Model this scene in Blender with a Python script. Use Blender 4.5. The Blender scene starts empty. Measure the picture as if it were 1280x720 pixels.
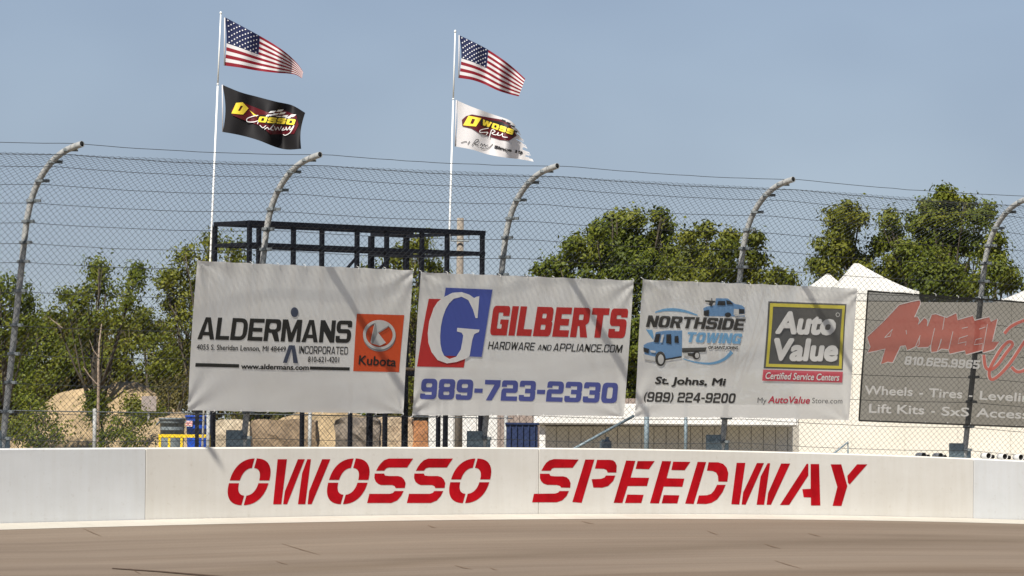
import bpy, bmesh, math, random
import numpy as np
from mathutils import Vector, Matrix
from mathutils.geometry import tessellate_polygon
random.seed(7); RNG = np.random.default_rng(11)
sc = bpy.context.scene
C = sc.collection

# ------------------------------------------------------------------ camera
F = 6800.0                       # focal length in pixels of a 1280 px wide frame
EYE = 1.04                       # eye height over the foot of the wall
PITCH = math.atan(211.6 / F); ROLL = 0.0088
cam_d = bpy.data.cameras.new('camera'); cam = bpy.data.objects.new('camera', cam_d); C.objects.link(cam)
cam_d.sensor_width = 36.0; cam_d.lens = 36.0 * F / 1280.0; cam_d.clip_start = 0.5; cam_d.clip_end = 6000
fw = np.array([0, math.cos(PITCH), math.sin(PITCH)]); R0 = np.array([1., 0, 0]); U0 = np.array([0, -math.sin(PITCH), math.cos(PITCH)])
rt = math.cos(ROLL) * R0 + math.sin(ROLL) * U0; up = -math.sin(ROLL) * R0 + math.cos(ROLL) * U0
CAM = np.array([0, 0, EYE])
m = Matrix(((rt[0], up[0], -fw[0], 0), (rt[1], up[1], -fw[1], 0), (rt[2], up[2], -fw[2], EYE), (0, 0, 0, 1)))
cam.matrix_world = m
sc.camera = cam

# ------------------------------------------------------------------ sky, sun, exposure
SUN_EL = math.radians(47.6); SUN_AZ = math.atan2(-.4368, -.8996)      # clockwise from +Y
w = bpy.data.worlds.new('World'); sc.world = w; w.use_nodes = True
nt = w.node_tree; nt.nodes.clear()
sky = nt.nodes.new('ShaderNodeTexSky'); sky.sky_type = 'NISHITA'; sky.sun_disc = False
sky.sun_elevation = SUN_EL; sky.sun_rotation = SUN_AZ
sky.altitude = 200; sky.air_density = 1.0; sky.dust_density = 0.0; sky.ozone_density = 5.0
vc = nt.nodes.new('ShaderNodeTexCoord'); va = nt.nodes.new('ShaderNodeVectorMath'); va.operation = 'ADD'; va.inputs[1].default_value = (0, 0, .056); vn = nt.nodes.new('ShaderNodeVectorMath'); vn.operation = 'NORMALIZE'
nt.links.new(vc.outputs['Generated'], va.inputs[0]); nt.links.new(va.outputs[0], vn.inputs[0]); nt.links.new(vn.outputs[0], sky.inputs['Vector'])
hs = nt.nodes.new('ShaderNodeMix'); hs.data_type = 'RGBA'; hs.blend_type = 'MULTIPLY'; hs.inputs['Factor'].default_value = 1.0
hs.inputs['B'].default_value = (1.12, 0.87, 0.77, 1)
bg = nt.nodes.new('ShaderNodeBackground'); bg.inputs['Strength'].default_value = 0.068
wo = nt.nodes.new('ShaderNodeOutputWorld')
# thin uneven high haze all over the dome
tcw = nt.nodes.new('ShaderNodeTexCoord'); mpw = nt.nodes.new('ShaderNodeMapping'); mpw.inputs['Scale'].default_value = (9, 9, 16); nzw = nt.nodes.new('ShaderNodeTexNoise'); nzw.inputs['Scale'].default_value = 1.0; nzw.inputs['Detail'].default_value = 3.0
rpw = nt.nodes.new('ShaderNodeValToRGB'); rpw.color_ramp.elements[0].position = .35; rpw.color_ramp.elements[0].color = (.84, .85, .88, 1); rpw.color_ramp.elements[1].position = .6; rpw.color_ramp.elements[1].color = (1, 1, 1, 1)
m2w = nt.nodes.new('ShaderNodeMix'); m2w.data_type = 'RGBA'; m2w.blend_type = 'MULTIPLY'; m2w.inputs['Factor'].default_value = 1.0
nt.links.new(tcw.outputs['Generated'], mpw.inputs['Vector']); nt.links.new(mpw.outputs['Vector'], nzw.inputs['Vector']); nt.links.new(nzw.outputs['Fac'], rpw.inputs['Fac']); nt.links.new(sky.outputs['Color'], m2w.inputs['A']); nt.links.new(rpw.outputs['Color'], m2w.inputs['B'])
nt.links.new(m2w.outputs['Result'], hs.inputs['A']); nt.links.new(hs.outputs['Result'], bg.inputs['Color']); nt.links.new(bg.outputs['Background'], wo.inputs['Surface'])
sd = bpy.data.lights.new('sun', 'SUN'); sun = bpy.data.objects.new('sun', sd); C.objects.link(sun)
sd.energy = 5.0; sd.angle = math.radians(0.9); sd.color = (1.0, 0.95, 0.86)
tosun = Vector((math.sin(SUN_AZ) * math.cos(SUN_EL), math.cos(SUN_AZ) * math.cos(SUN_EL), math.sin(SUN_EL)))
sun.rotation_euler = tosun.to_track_quat('Z', 'Y').to_euler()
sc.view_settings.view_transform = 'Standard'; sc.view_settings.look = 'None'; sc.view_settings.gamma = 1.0
sc.view_settings.exposure = 0.56
sc.render.resolution_x = 1024; sc.render.resolution_y = 576
sc.cycles.max_bounces = 8; sc.cycles.transparent_max_bounces = 24

# ------------------------------------------------------------------ geometry helpers
def project(P):
    Q = np.asarray(P) - CAM
    z = Q @ fw
    return 640 + F * (Q @ rt) / z, 360 - F * (Q @ up) / z
def at(u, v, d):                 # point of the place seen at photo pixel (u, v), d metres away
    r = fw * F + rt * (u - 640) + up * (360 - v)
    return CAM + r * (d / r[1])
def scale_at(d): return F / d

TH0 = math.radians(45.0); RAD = 134.0
_p = at(0, 654, 80.0); P0 = np.array([_p[0], _p[1]])
def loc(s, n, z):                # along the outside wall, towards the track, up
    s = np.asarray(s, float); n = np.asarray(n, float); z = np.asarray(z, float)
    th = TH0 - s / RAD
    x = P0[0] + RAD * (math.sin(TH0) - np.sin(th)) + n * np.sin(th)
    y = P0[1] + RAD * (np.cos(th) - math.cos(TH0)) - n * np.cos(th)
    return np.stack([x, y, z + 0 * x], -1)
def solve(fn, u, v, a0=None, b0=2.0):
    u = np.atleast_1d(np.asarray(u, float)); v = np.atleast_1d(np.asarray(v, float))
    a = u / 64.0 if a0 is None else a0 + 0 * u; b = b0 + 0 * u
    e = 1e-3
    for _ in range(12):
        pu, pv = project(fn(a, b)); au, av = project(fn(a + e, b)); bu, bv = project(fn(a, b + e))
        j11 = (au - pu) / e; j21 = (av - pv) / e; j12 = (bu - pu) / e; j22 = (bv - pv) / e
        ru = u - pu; rv = v - pv; det = j11 * j22 - j12 * j21
        a = a + (ru * j22 - rv * j12) / det; b = b + (j11 * rv - j21 * ru) / det
    return a, b
face = lambda s, z: loc(s, 0 * s, z)
_mt = [(0, 560.5), (180, 559.5), (440, 559), (660, 559.3), (880, 562), (1060, 567.5), (1280, 575.7)]
_mb = [(0, 654), (180, 650.5), (440, 645), (640, 642), (880, 643), (1060, 645), (1280, 649.8)]
_s, _z = solve(face, [a for a, b in _mt], [b for a, b in _mt], b0=1.0); _ct = np.polyfit(_s, _z, 3); _rt = (_s[0], _s[-1])
_s2, _z2 = solve(face, [a for a, b in _mb], [b for a, b in _mb], b0=0.0); _cb = np.polyfit(_s2, _z2, 3)
def zt(s): return np.polyval(_ct, np.clip(s, _rt[0] - 1, _rt[1] + 1))
def zb(s): return np.polyval(_cb, np.clip(s, _rt[0] - 1, _rt[1] + 1))
print('s range', _rt, 'tops', np.round(_z, 3), 'base', np.round(_z2, 3))

# profile of a fence post (n towards track, h over the wall top), by arc length
_raw = [(-.37, -.45), (-.3, 0.0), (-.15, 1.0), (0, 2.0), (.12, 2.8), (.195, 3.3), (.25, 3.52), (.33, 3.72), (.45, 3.92), (.62, 4.1), (.82, 4.25), (1.03, 4.35), (1.24, 4.41), (1.44, 4.44)]
_pr = np.array(_raw); _L = np.concatenate([[0], np.cumsum(np.hypot(*(np.diff(_pr, axis=0).T)))]); _L -= _L[1]
_LL = np.linspace(_L[0], _L[-1], 160)
_N = np.interp(_LL, _L, _pr[:, 0]); _H = np.interp(_LL, _L, _pr[:, 1])
_k = np.ones(13) / 13
_Np = np.convolve(np.pad(_N, 6, mode='reflect', reflect_type='odd'), _k, 'valid'); _Hp = np.convolve(np.pad(_H, 6, mode='reflect', reflect_type='odd'), _k, 'valid')
_tn = np.gradient(_Np, _LL); _thh = np.gradient(_Hp, _LL); _q = np.hypot(_tn, _thh); _tn /= _q; _thh /= _q
def prof(l, off=0.0):
    n = np.interp(l, _LL, _Np); h = np.interp(l, _LL, _Hp); a = np.interp(l, _LL, _tn); b = np.interp(l, _LL, _thh)
    return n + off * b, h - off * a
def fsurf(off):
    def f(s, l):
        n, h = prof(l, off); return loc(s, n, zt(s) + h)
    return f
LTOP = _L[-1]

# ------------------------------------------------------------------ object helpers
def tag(o, label=None, cat=None, group=None, kind=None):
    if label: o['label'] = label
    if cat: o['category'] = cat
    if group: o['group'] = group
    if kind: o['kind'] = kind
    return o
def empty(name, p, label, cat, group=None):
    o = bpy.data.objects.new(name, None); C.objects.link(o); o.location = Vector(p); o.empty_display_size = .1
    return tag(o, label, cat, group)
def link(name, me, mat, parent=None, smooth=False):
    o = bpy.data.objects.new(name, me); C.objects.link(o)
    if mat is not None:
        for mm in (mat if isinstance(mat, (list, tuple)) else [mat]): me.materials.append(mm)
    if smooth: me.polygons.foreach_set('use_smooth', [True] * len(me.polygons))
    if parent is not None:
        o.parent = parent; o.matrix_parent_inverse = Matrix.Translation(-world_loc(parent))
    return o
def world_loc(o):
    v = Vector(o.location)
    while o.parent is not None:
        v = v + (o.matrix_parent_inverse.translation if True else Vector()); o = o.parent; v = v + Vector(o.location)
    return v
def mesh(name, V, Fc, mat, parent=None, smooth=False, mi=None):
    me = bpy.data.meshes.new(name); me.from_pydata([tuple(map(float, p)) for p in V], [], [tuple(f) for f in Fc]); me.update()
    o = link(name, me, mat, parent, smooth)
    if mi is not None: me.polygons.foreach_set('material_index', mi)
    return o
def fast_mesh(name, V, Q, mat, parent=None, smooth=False):
    """V (n,3) array, Q (m,k) array of equal-size faces"""
    me = bpy.data.meshes.new(name); V = np.asarray(V, np.float32); Q = np.asarray(Q, np.int32); k = Q.shape[1]
    me.vertices.add(len(V)); me.vertices.foreach_set('co', V.ravel())
    me.loops.add(Q.size); me.loops.foreach_set('vertex_index', Q.ravel())
    me.polygons.add(len(Q)); me.polygons.foreach_set('loop_start', np.arange(0, Q.size, k, dtype=np.int32)); me.polygons.foreach_set('loop_total', np.full(len(Q), k, np.int32))
    me.update(calc_edges=True); me.validate(); me.polygons.foreach_set('use_smooth', [False] * len(me.polygons))
    return link(name, me, mat, parent, smooth)
class MB:
    def __init__(s): s.V = []; s.F = []; s.M = []
    def add(s, V, Fc, m=0):
        b = len(s.V); s.V += [tuple(map(float, p)) for p in V]; s.F += [tuple(i + b for i in f) for f in Fc]; s.M += [m] * len(Fc)
    def box(s, c, size, ax=None, m=0, bev=0.0):
        c = np.array(c, float); ax = np.eye(3) if ax is None else np.array(ax, float); hx, hy, hz = [q / 2 for q in size]
        if bev <= 0:
            V = [c + ax[0] * a * hx + ax[1] * b * hy + ax[2] * d * hz for a in (-1, 1) for b in (-1, 1) for d in (-1, 1)]
            s.add(V, [(0, 1, 3, 2), (4, 6, 7, 5), (0, 4, 5, 1), (2, 3, 7, 6), (0, 2, 6, 4), (1, 5, 7, 3)], m)
        else:
            bm = bmesh.new(); bmesh.ops.create_cube(bm, size=1)
            for v in bm.verts: v.co = Vector((v.co.x * hx * 2, v.co.y * hy * 2, v.co.z * hz * 2))
            bmesh.ops.bevel(bm, geom=bm.edges[:], offset=bev, segments=2, affect='EDGES')
            bm.verts.index_update()
            s.add([c + ax[0] * v.co.x + ax[1] * v.co.y + ax[2] * v.co.z for v in bm.verts], [[v.index for v in f.verts] for f in bm.faces], m); bm.free()
    def tube(s, pts, r, n=8, m=0, cap=True):
        pts = [np.array(p, float) for p in pts]; rr = r if isinstance(r, (list, tuple)) else [r] * len(pts)
        b0 = len(s.V); prev = None
        for i, p in enumerate(pts):
            d = pts[min(i + 1, len(pts) - 1)] - pts[max(i - 1, 0)]; d = d / (np.linalg.norm(d) + 1e-12)
            if prev is None:
                a = np.cross(d, (0, 0, 1.0));
                if np.linalg.norm(a) < 1e-3: a = np.cross(d, (1.0, 0, 0))
            else: a = prev - d * (prev @ d)
            a = a / np.linalg.norm(a); prev = a; b = np.cross(d, a)
            for k in range(n):
                t = 2 * math.pi * k / n; s.V.append(tuple(p + rr[i] * (a * math.cos(t) + b * math.sin(t))))
        for i in range(len(pts) - 1):
            for k in range(n):
                q = b0 + i * n; s.F.append((q + k, q + (k + 1) % n, q + n + (k + 1) % n, q + n + k)); s.M.append(m)
        if cap:
            s.F.append(tuple(b0 + k for k in range(n))[::-1]); s.F.append(tuple(b0 + (len(pts) - 1) * n + k for k in range(n))); s.M += [m, m]
    def lathe(s, c, prof_, n=24, m=0, ax=(0, 0, 1)):
        ax = np.array(ax, float); ax /= np.linalg.norm(ax); a = np.cross(ax, (0, 0, 1.0))
        if np.linalg.norm(a) < 1e-3: a = np.array((1.0, 0, 0))
        a /= np.linalg.norm(a); b = np.cross(ax, a); c = np.array(c, float); b0 = len(s.V)
        for (r, h) in prof_:
            for k in range(n):
                t = 2 * math.pi * k / n; s.V.append(tuple(c + ax * h + r * (a * math.cos(t) + b * math.sin(t))))
        for i in range(len(prof_) - 1):
            for k in range(n):
                q = b0 + i * n; s.F.append((q + k, q + (k + 1) % n, q + n + (k + 1) % n, q + n + k)); s.M.append(m)
    def build(s, name, mat, parent=None, smooth=False):
        o = mesh(name, s.V, s.F, mat, parent, smooth, s.M if isinstance(mat, (list, tuple)) else None)
        bm = bmesh.new(); bm.from_mesh(o.data); bmesh.ops.recalc_face_normals(bm, faces=bm.faces); bm.to_mesh(o.data); bm.free()
        return o

# ------------------------------------------------------------------ materials
def mat(name, c, c2=None, rough=.7, metal=0.0, scale=6.0, detail=6.0, bump=0.0, bscale=40.0, spec=.4, transp=0.0, transl=0.0, stretch=None, lo=.35, hi=.65):
    mt = bpy.data.materials.new(name); mt.use_nodes = True; T = mt.node_tree; N = T.nodes; Lk = T.links
    bs = N['Principled BSDF']; out = N['Material Output']
    bs.inputs['Roughness'].default_value = rough; bs.inputs['Metallic'].default_value = metal; bs.inputs['Specular IOR Level'].default_value = spec
    tc = N.new('ShaderNodeTexCoord'); src = tc.outputs['Object']
    if stretch:
        mp = N.new('ShaderNodeMapping'); mp.inputs['Scale'].default_value = stretch; Lk.new(src, mp.inputs['Vector']); src = mp.outputs['Vector']
    c = tuple(c) + (1,)
    if c2 is not None:
        ns = N.new('ShaderNodeTexNoise'); ns.inputs['Scale'].default_value = scale; ns.inputs['Detail'].default_value = detail; Lk.new(src, ns.inputs['Vector'])
        rp = N.new('ShaderNodeValToRGB'); rp.color_ramp.elements[0].position = lo; rp.color_ramp.elements[1].position = hi
        rp.color_ramp.elements[0].color = c; rp.color_ramp.elements[1].color = tuple(c2) + (1,)
        Lk.new(ns.outputs['Fac'], rp.inputs['Fac']); Lk.new(rp.outputs['Color'], bs.inputs['Base Color']); col = rp.outputs['Color']
    else:
        bs.inputs['Base Color'].default_value = c; col = None
    if bump > 0:
        nb = N.new('ShaderNodeTexNoise'); nb.inputs['Scale'].default_value = bscale; nb.inputs['Detail'].default_value = 5; Lk.new(src, nb.inputs['Vector'])
        bp = N.new('ShaderNodeBump'); bp.inputs['Strength'].default_value = bump; bp.inputs['Distance'].default_value = .02; Lk.new(nb.outputs['Fac'], bp.inputs['Height']); Lk.new(bp.outputs['Normal'], bs.inputs['Normal'])
    last = bs.outputs['BSDF']
    if transl > 0:
        tl = N.new('ShaderNodeBsdfTranslucent'); mx = N.new('ShaderNodeMixShader'); mx.inputs[0].default_value = transl
        if col is not None: Lk.new(col, tl.inputs['Color'])
        else: tl.inputs['Color'].default_value = c
        Lk.new(last, mx.inputs[1]); Lk.new(tl.outputs[0], mx.inputs[2]); last = mx.outputs[0]
    if transp > 0:
        tr = N.new('ShaderNodeBsdfTransparent'); mx = N.new('ShaderNodeMixShader'); mx.inputs[0].default_value = transp
        Lk.new(last, mx.inputs[1]); Lk.new(tr.outputs[0], mx.inputs[2]); last = mx.outputs[0]
    Lk.new(last, out.inputs['Surface'])
    return mt
M = {}
M['galv'] = mat('galvanised_steel', (.24, .25, .25), (.36, .36, .35), rough=.55, metal=.0, scale=14, bump=.1)
M['galv_dark'] = mat('weathered_bracket_steel', (.12, .14, .15), (.22, .24, .25), rough=.6, metal=.3, scale=30)
M['plate'] = mat('blue_grey_plate_steel', (.13, .18, .21), (.22, .27, .30), rough=.6, metal=.2, scale=25)
M['wire'] = mat('fence_wire', (.045, .055, .065), rough=.7)
M['cable'] = mat('steel_cable', (.07, .075, .08), rough=.55, metal=.4)
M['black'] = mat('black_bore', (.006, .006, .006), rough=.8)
M['blacksteel'] = mat('black_painted_steel', (.004, .005, .009), (.009, .010, .015), rough=.6, scale=20, spec=.2)
M['red'] = mat('red_stencil_paint', (.35, .0012, .006), (.48, .003, .010), rough=.75, spec=.15, scale=4, bump=.08, bscale=60)
M['vinyl'] = mat('white_banner_vinyl', (.90, .885, .84), (.93, .92, .88), rough=.6, scale=2.5, transl=.28, transp=.045, bump=.05, bscale=5)
M['vinyl_mesh'] = mat('white_banner_mesh', (.90, .885, .84), (.93, .92, .88), rough=.6, scale=2.5, transl=.28, transp=.09)
M['darkmesh'] = mat('grey_banner_mesh', (.034, .034, .032), (.046, .046, .044), rough=.7, scale=3, transp=.22, transl=.12)
M['white_pole'] = mat('white_pole_paint', (.80, .80, .78), rough=.4)
def ink(name, c, transp=.03, transl=.08): return mat(name, c, rough=.55, transp=transp, transl=transl)
I_ = dict(black=ink('black_ink', (.022, .022, .02)), navy=ink('navy_ink', (.06, .075, .12)), orange=ink('orange_ink', (.66, .085, .02)), silver=ink('silver_ink', (.62, .62, .6)), steel=ink('steel_ink', (.3, .31, .31)),
          red=ink('red_ink', (.52, .03, .028)), blue=ink('blue_ink', (.075, .11, .42)), violet=ink('violet_ink', (.09, .11, .36)), white=ink('white_ink', (.82, .81, .79)),
          sky=ink('light_blue_ink', (.18, .42, .68), .1), cab=ink('cab_blue_ink', (.16, .32, .56), .1), charcoal=ink('charcoal_ink', (.035, .033, .03), .1),
          dark2=ink('dark_grey_ink', (.03, .03, .027), .28), yellow=ink('yellow_ink', (.78, .68, .10), .15), pink=ink('crimson_ink', (.62, .06, .10), .15), white2=ink('white_ink_on_mesh', (.82, .81, .78), .12), grey=ink('grey_ink', (.16, .155, .15), .1),
          mred=ink('red_ink_on_mesh', (.80, .22, .17), .22, .35), mwhite=ink('white_ink_on_grey_mesh', (.90, .89, .86), .06, .4),
          fyellow=ink('flag_yellow', (.85, .66, .06), 0), fred=ink('flag_maroon', (.085, .004, .010), 0), fblack=ink('flag_black_print', (.01, .01, .012), 0), fwhite=ink('flag_white_print', (.85, .85, .85), 0))

# wall paint and track asphalt follow the wall: UV = (metres along, metres across)
def uv_mat(name, ca, cb_, kind):
    mt = bpy.data.materials.new(name); mt.use_nodes = True; T = mt.node_tree; N = T.nodes; Lk = T.links; bs = N['Principled BSDF']
    uv = N.new('ShaderNodeUVMap'); uv.uv_map = 'UVMap'
    def noise(sx, sy, scale, detail=5, rough=.55):
        mp = N.new('ShaderNodeMapping'); mp.inputs['Scale'].default_value = (sx, sy, 1); Lk.new(uv.outputs['UV'], mp.inputs['Vector'])
        n = N.new('ShaderNodeTexNoise'); n.inputs['Scale'].default_value = scale; n.inputs['Detail'].default_value = detail; n.inputs['Roughness'].default_value = rough
        Lk.new(mp.outputs['Vector'], n.inputs['Vector']); return n.outputs['Fac']
    def ramp(f, a, b, ca, cb):
        r = N.new('ShaderNodeValToRGB'); r.color_ramp.elements[0].position = a; r.color_ramp.elements[1].position = b
        r.color_ramp.elements[0].color = tuple(ca) + (1,); r.color_ramp.elements[1].color = tuple(cb) + (1,); Lk.new(f, r.inputs['Fac']); return r.outputs['Color']
    def mul(x, y, f=1.0):
        q = N.new('ShaderNodeMix'); q.data_type = 'RGBA'; q.blend_type = 'MULTIPLY'; q.inputs['Factor'].default_value = f; Lk.new(x, q.inputs['A']); Lk.new(y, q.inputs['B']); return q.outputs['Result']
    if kind == 'wall':
        c = ramp(noise(.25, .6, 2.0), .35, .65, ca, cb_)
        c = mul(c, ramp(noise(5, .5, 1.5, 6), .30, .62, (.955, .945, .93), (1, 1, 1)))        # run-off streaks
        c = mul(c, ramp(noise(1, 1, 9, 8, .7), .28, .42, (.80, .77, .72), (1, 1, 1)), .6)   # scuffs
        bump = noise(1, 1, 14, 6); bstr = .12; bs.inputs['Roughness'].default_value = .6
    else:
        c = ramp(noise(.05, 1.1, 1.0, 4), .36, .66, ca, cb_)
        c = mul(c, ramp(noise(.03, .55, 1.7, 3), .42, .60, (.86, .85, .85), (1, 1, 1)))
        c = mul(c, ramp(noise(.12, 5.0, 1.3, 5), .34, .62, (.92, .92, .92), (1.04, 1.04, 1.04)))
        c = mul(c, ramp(noise(1, 1, 30, 8, .8), .3, .7, (.80, .80, .80), (1.12, 1.1, 1.08)))
        sep = N.new('ShaderNodeSeparateXYZ'); Lk.new(uv.outputs['UV'], sep.inputs[0])
        def mth(op, a, b):
            q = N.new('ShaderNodeMath'); q.operation = op
            for k, x in enumerate((a, b)):
                if x is None: continue
                if isinstance(x, (int, float)): q.inputs[k].default_value = x
                else: Lk.new(x, q.inputs[k])
            return q.outputs[0]
        wob = mth('MULTIPLY', noise(.25, .6, 1.0, 3), 1.2)
        g1 = mth('ADD', mth('ADD', mth('MULTIPLY', sep.outputs['X'], .125), sep.outputs['Y']), wob); c = mul(c, ramp(mth('ABSOLUTE', mth('SUBTRACT', g1, 6.0), None), .02, .55, (.84, .83, .81), (1, 1, 1)))   # paving seam darkened by rubber
        g2 = mth('ADD', mth('ADD', mth('MULTIPLY', sep.outputs['X'], .02), sep.outputs['Y']), wob); c = mul(c, ramp(mth('ABSOLUTE', mth('SUBTRACT', g2, 7.7), None), .05, .9, (.78, .74, .70), (1, 1, 1)))
        bump = noise(1, 1, 60, 6, .7); bstr = .35; bs.inputs['Roughness'].default_value = .85; bs.inputs['Specular IOR Level'].default_value = .2
    Lk.new(c, bs.inputs['Base Color'])
    bp = N.new('ShaderNodeBump'); bp.inputs['Strength'].default_value = bstr; bp.inputs['Distance'].default_value = .01; Lk.new(bump, bp.inputs['Height']); Lk.new(bp.outputs['Normal'], bs.inputs['Normal'])
    return mt
M['wall_warm'] = uv_mat('warm_white_wall_paint', (.69, .66, .60), (.75, .725, .67), 'wall')
M['wall_cool'] = uv_mat('cool_white_wall_paint', (.66, .67, .665), (.72, .73, .73), 'wall')
M['footing'] = uv_mat('white_kerb_paint', (.46, .43, .375), (.54, .51, .45), 'wall')
M['asphalt'] = uv_mat('track_asphalt', (.195, .153, .117), (.228, .184, .144), 'track')
M['seam'] = mat('crack_sealer', (.06, .035, .02), rough=.8)
M['stain'] = mat('brown_scrape', (.15, .09, .05), rough=.85)

def strip(name, s0, s1, ds, rows, mt, parent=None, kind=None):
    """rows: list of functions s -> (n, z); builds the swept sheet with metric UVs"""
    ns = max(2, int(round((s1 - s0) / ds)) + 1); S = np.linspace(s0, s1, ns); V = []; UV = []; acc = np.zeros(ns); last = None
    for r in rows:
        n, z = r(S); n = n + 0 * S; z = z + 0 * S; P = loc(S, n, z)
        if last is not None: acc = acc + np.linalg.norm(P - last, axis=1)
        last = P; V.append(P); UV.append(np.stack([S, acc], -1))
    V = np.concatenate(V); UV = np.concatenate(UV); Q = []
    for j in range(len(rows) - 1):
        for i in range(ns - 1): Q.append((j * ns + i, j * ns + i + 1, (j + 1) * ns + i + 1, (j + 1) * ns + i))
    Q = np.array(Q); o = fast_mesh(name, V, Q, mt, parent); me = o.data
    ul = me.uv_layers.new(name='UVMap'); idx = np.zeros(len(me.loops), np.int32); me.loops.foreach_get('vertex_index', idx); ul.data.foreach_set('uv', UV[idx].astype(np.float32).ravel())
    if kind: o['kind'] = kind
    return o

# ------------------------------------------------------------------ the ground
BANK = 0.125
def track_z(s, n): return zb(s) - BANK * n
strip('racetrack', -60, 150, 1.0, [(lambda s, n=n: (n, track_z(s, n))) for n in (-.3, 0, .6, 1.5, 3, 5, 8, 11, 14)], M['asphalt'], kind='structure')
M['grass'] = mat('infield_grass', (.05, .075, .02), (.09, .11, .035), rough=.9, scale=2, bump=.5)
strip('infield', -60, 150, 4.0, [(lambda s, n=n, d=d: (n, track_z(s, n) * (1 - d) - 1.95 * d)) for n, d in ((14, 0), (16, .8), (20, 1), (60, 1), (100, 1), (132, 1))], M['grass'], kind='structure')
strip('painted_kerb_line', -60, 150, .5, [lambda s: (.012, track_z(s, .012) + .004), lambda s: (.60, track_z(s, .60) + .004)], M['footing'], kind='structure')
M['dirt'] = mat('sandy_ground', (.30, .24, .16), (.20, .17, .11), rough=.95, scale=.6, bump=.5, bscale=6)
def gz(s, n):
    n = np.asarray(n, float); return 0.74 + .06 * np.clip((-n - 2) / 10, 0, 1) + 0 * s
strip('ground', -60, 200, 2.0, [(lambda s, n=n: (n, zb(s) * (n > -1) * .0 + gz(s, n))) for n in (-.30, -1.2, -3, -8, -15, -25, -40, -80, -200, -600, -2500)], M['dirt'], kind='structure')

# ------------------------------------------------------------------ the concrete wall, its sections and its painted letters
wall = empty('concrete_wall', loc(0, 0, 0), 'long white concrete track wall with red stencilled OWOSSO SPEEDWAY lettering', 'wall')
joints = [solve(face, x, 600, b0=.5)[0][0] for x in (182, 673.5, 1217)]
edges = [-60, -38, -19, joints[0] - 8.6, joints[0], joints[1], joints[2], joints[2] + 8.8, joints[2] + 17.7, 50, 75, 100, 150]
for i in range(len(edges) - 1):
    a, b = edges[i] + .009, edges[i + 1] - .009
    cool = 'wall_warm' if abs(a - joints[0]) < 1 or abs(a - joints[1]) < 1 else 'wall_cool'
    ch = .022; rows = [lambda s: (0.0, zb(s) - .25), lambda s: (0.0, zb(s) + .06), lambda s: (.0, zt(s) - ch), lambda s: (-ch, zt(s)), lambda s: (-.26 + ch, zt(s)), lambda s: (-.26, zt(s) - ch), lambda s: (-.30, zb(s) + .2)]
    o = strip('wall_section', a, b, .35, rows, M[cool], wall)
    me = o.data; ns = len(me.vertices) // 7
    bm = bmesh.new(); bm.from_mesh(me); bm.verts.ensure_lookup_table()
    for e in (0, ns - 1): bm.faces.new([bm.verts[k * ns + e] for k in range(7)])
    bm.to_mesh(me); bm.free()
    if i in (3, 4, 5, 6): o['label'] = ['cooler white section left of the lettering', 'warm white section carrying the word OWOSSO', 'warm white section carrying the word SPEEDWAY', 'cooler white section at the right end'][i - 3]
# narrow recessed core closes the joints
strip('joint_filler', -59, 149, .5, [lambda s: (-.02, zb(s) - .2), lambda s: (-.02, zt(s) - .03), lambda s: (-.24, zt(s) - .03), lambda s: (-.27, zb(s))], mat('joint_mortar', (.36, .34, .31), rough=.9), wall)

# ---- printing on surfaces -----------------------------------------------------------
def surf_map(base, inv_fn, wr=None):
    """maps photo pixels onto a real surface: returns fn(uv array, extra offset) -> points"""
    def f(UVp, off):
        a, b = solve(inv_fn, UVp[:, 0], UVp[:, 1], b0=(.5 if base == 'wall' else 2.0)); return a, b
    return f
def wall_pts(UVp, k):
    a, b = solve(face, UVp[:, 0], UVp[:, 1], b0=.5)
    return loc(a, np.full_like(a, .0015 + .0015 * k), b)
def wrinkle(s, l, seed, box):
    s0, s1, l0, l1 = box; W = s1 - s0; H_ = l1 - l0; r = np.random.default_rng(seed)
    a = (s - s0) / W; b = (l - l0) / H_; o = 0
    edge = np.clip(4 * a * (1 - a), 0, 1) * np.clip(4 * b * (1 - b), 0, 1)
    for _ in range(5):
        kx, ky = r.uniform(.4, 2.2), r.uniform(.2, 1.3); o = o + r.uniform(.004, .010) * np.sin(6.28 * (kx * a + ky * b) + r.uniform(0, 6.28))
    for cx, cy in ((0, 1), (1, 1), (0, 0), (1, 0)):
        dx = (a - cx) * W; dy = (b - cy) * H_; rr = np.hypot(dx, dy); an = np.arctan2(np.abs(dy), np.abs(dx) + 1e-6)
        o = o + (.010 if seed != 4 else 0.0) * np.exp(-rr / .5) * np.sin(an * 11 + cx * 2 + seed) * np.clip(rr * 6, 0, 1)
    o = o + .006 * np.sin(6.28 * a * 9 + seed) * (b > .0) * np.clip((b - .80) / .2, 0, 1)
    return o
BOFF = .18
def banner_mapper(corners, seed):
    tl, tr, br, bl = [np.array(c, float) for c in corners]; f0 = fsurf(BOFF)
    cs, cl = solve(f0, [c[0] for c in corners], [c[1] for c in corners]); box = (cs.min(), cs.max(), cl.min(), cl.max())
    def pts(UVp, k):
        a, b = solve(f0, UVp[:, 0], UVp[:, 1]); n, h = prof(b, 1.0); n0, h0 = prof(b, 0.0)
        off = BOFF + wrinkle(a, b, seed, box) + .003 * k
        return loc(a, n0 + (n - n0) * off, zt(a) + h0 + (h - h0) * off)
    pts.quad = (tl, tr, br, bl)
    return pts
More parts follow.
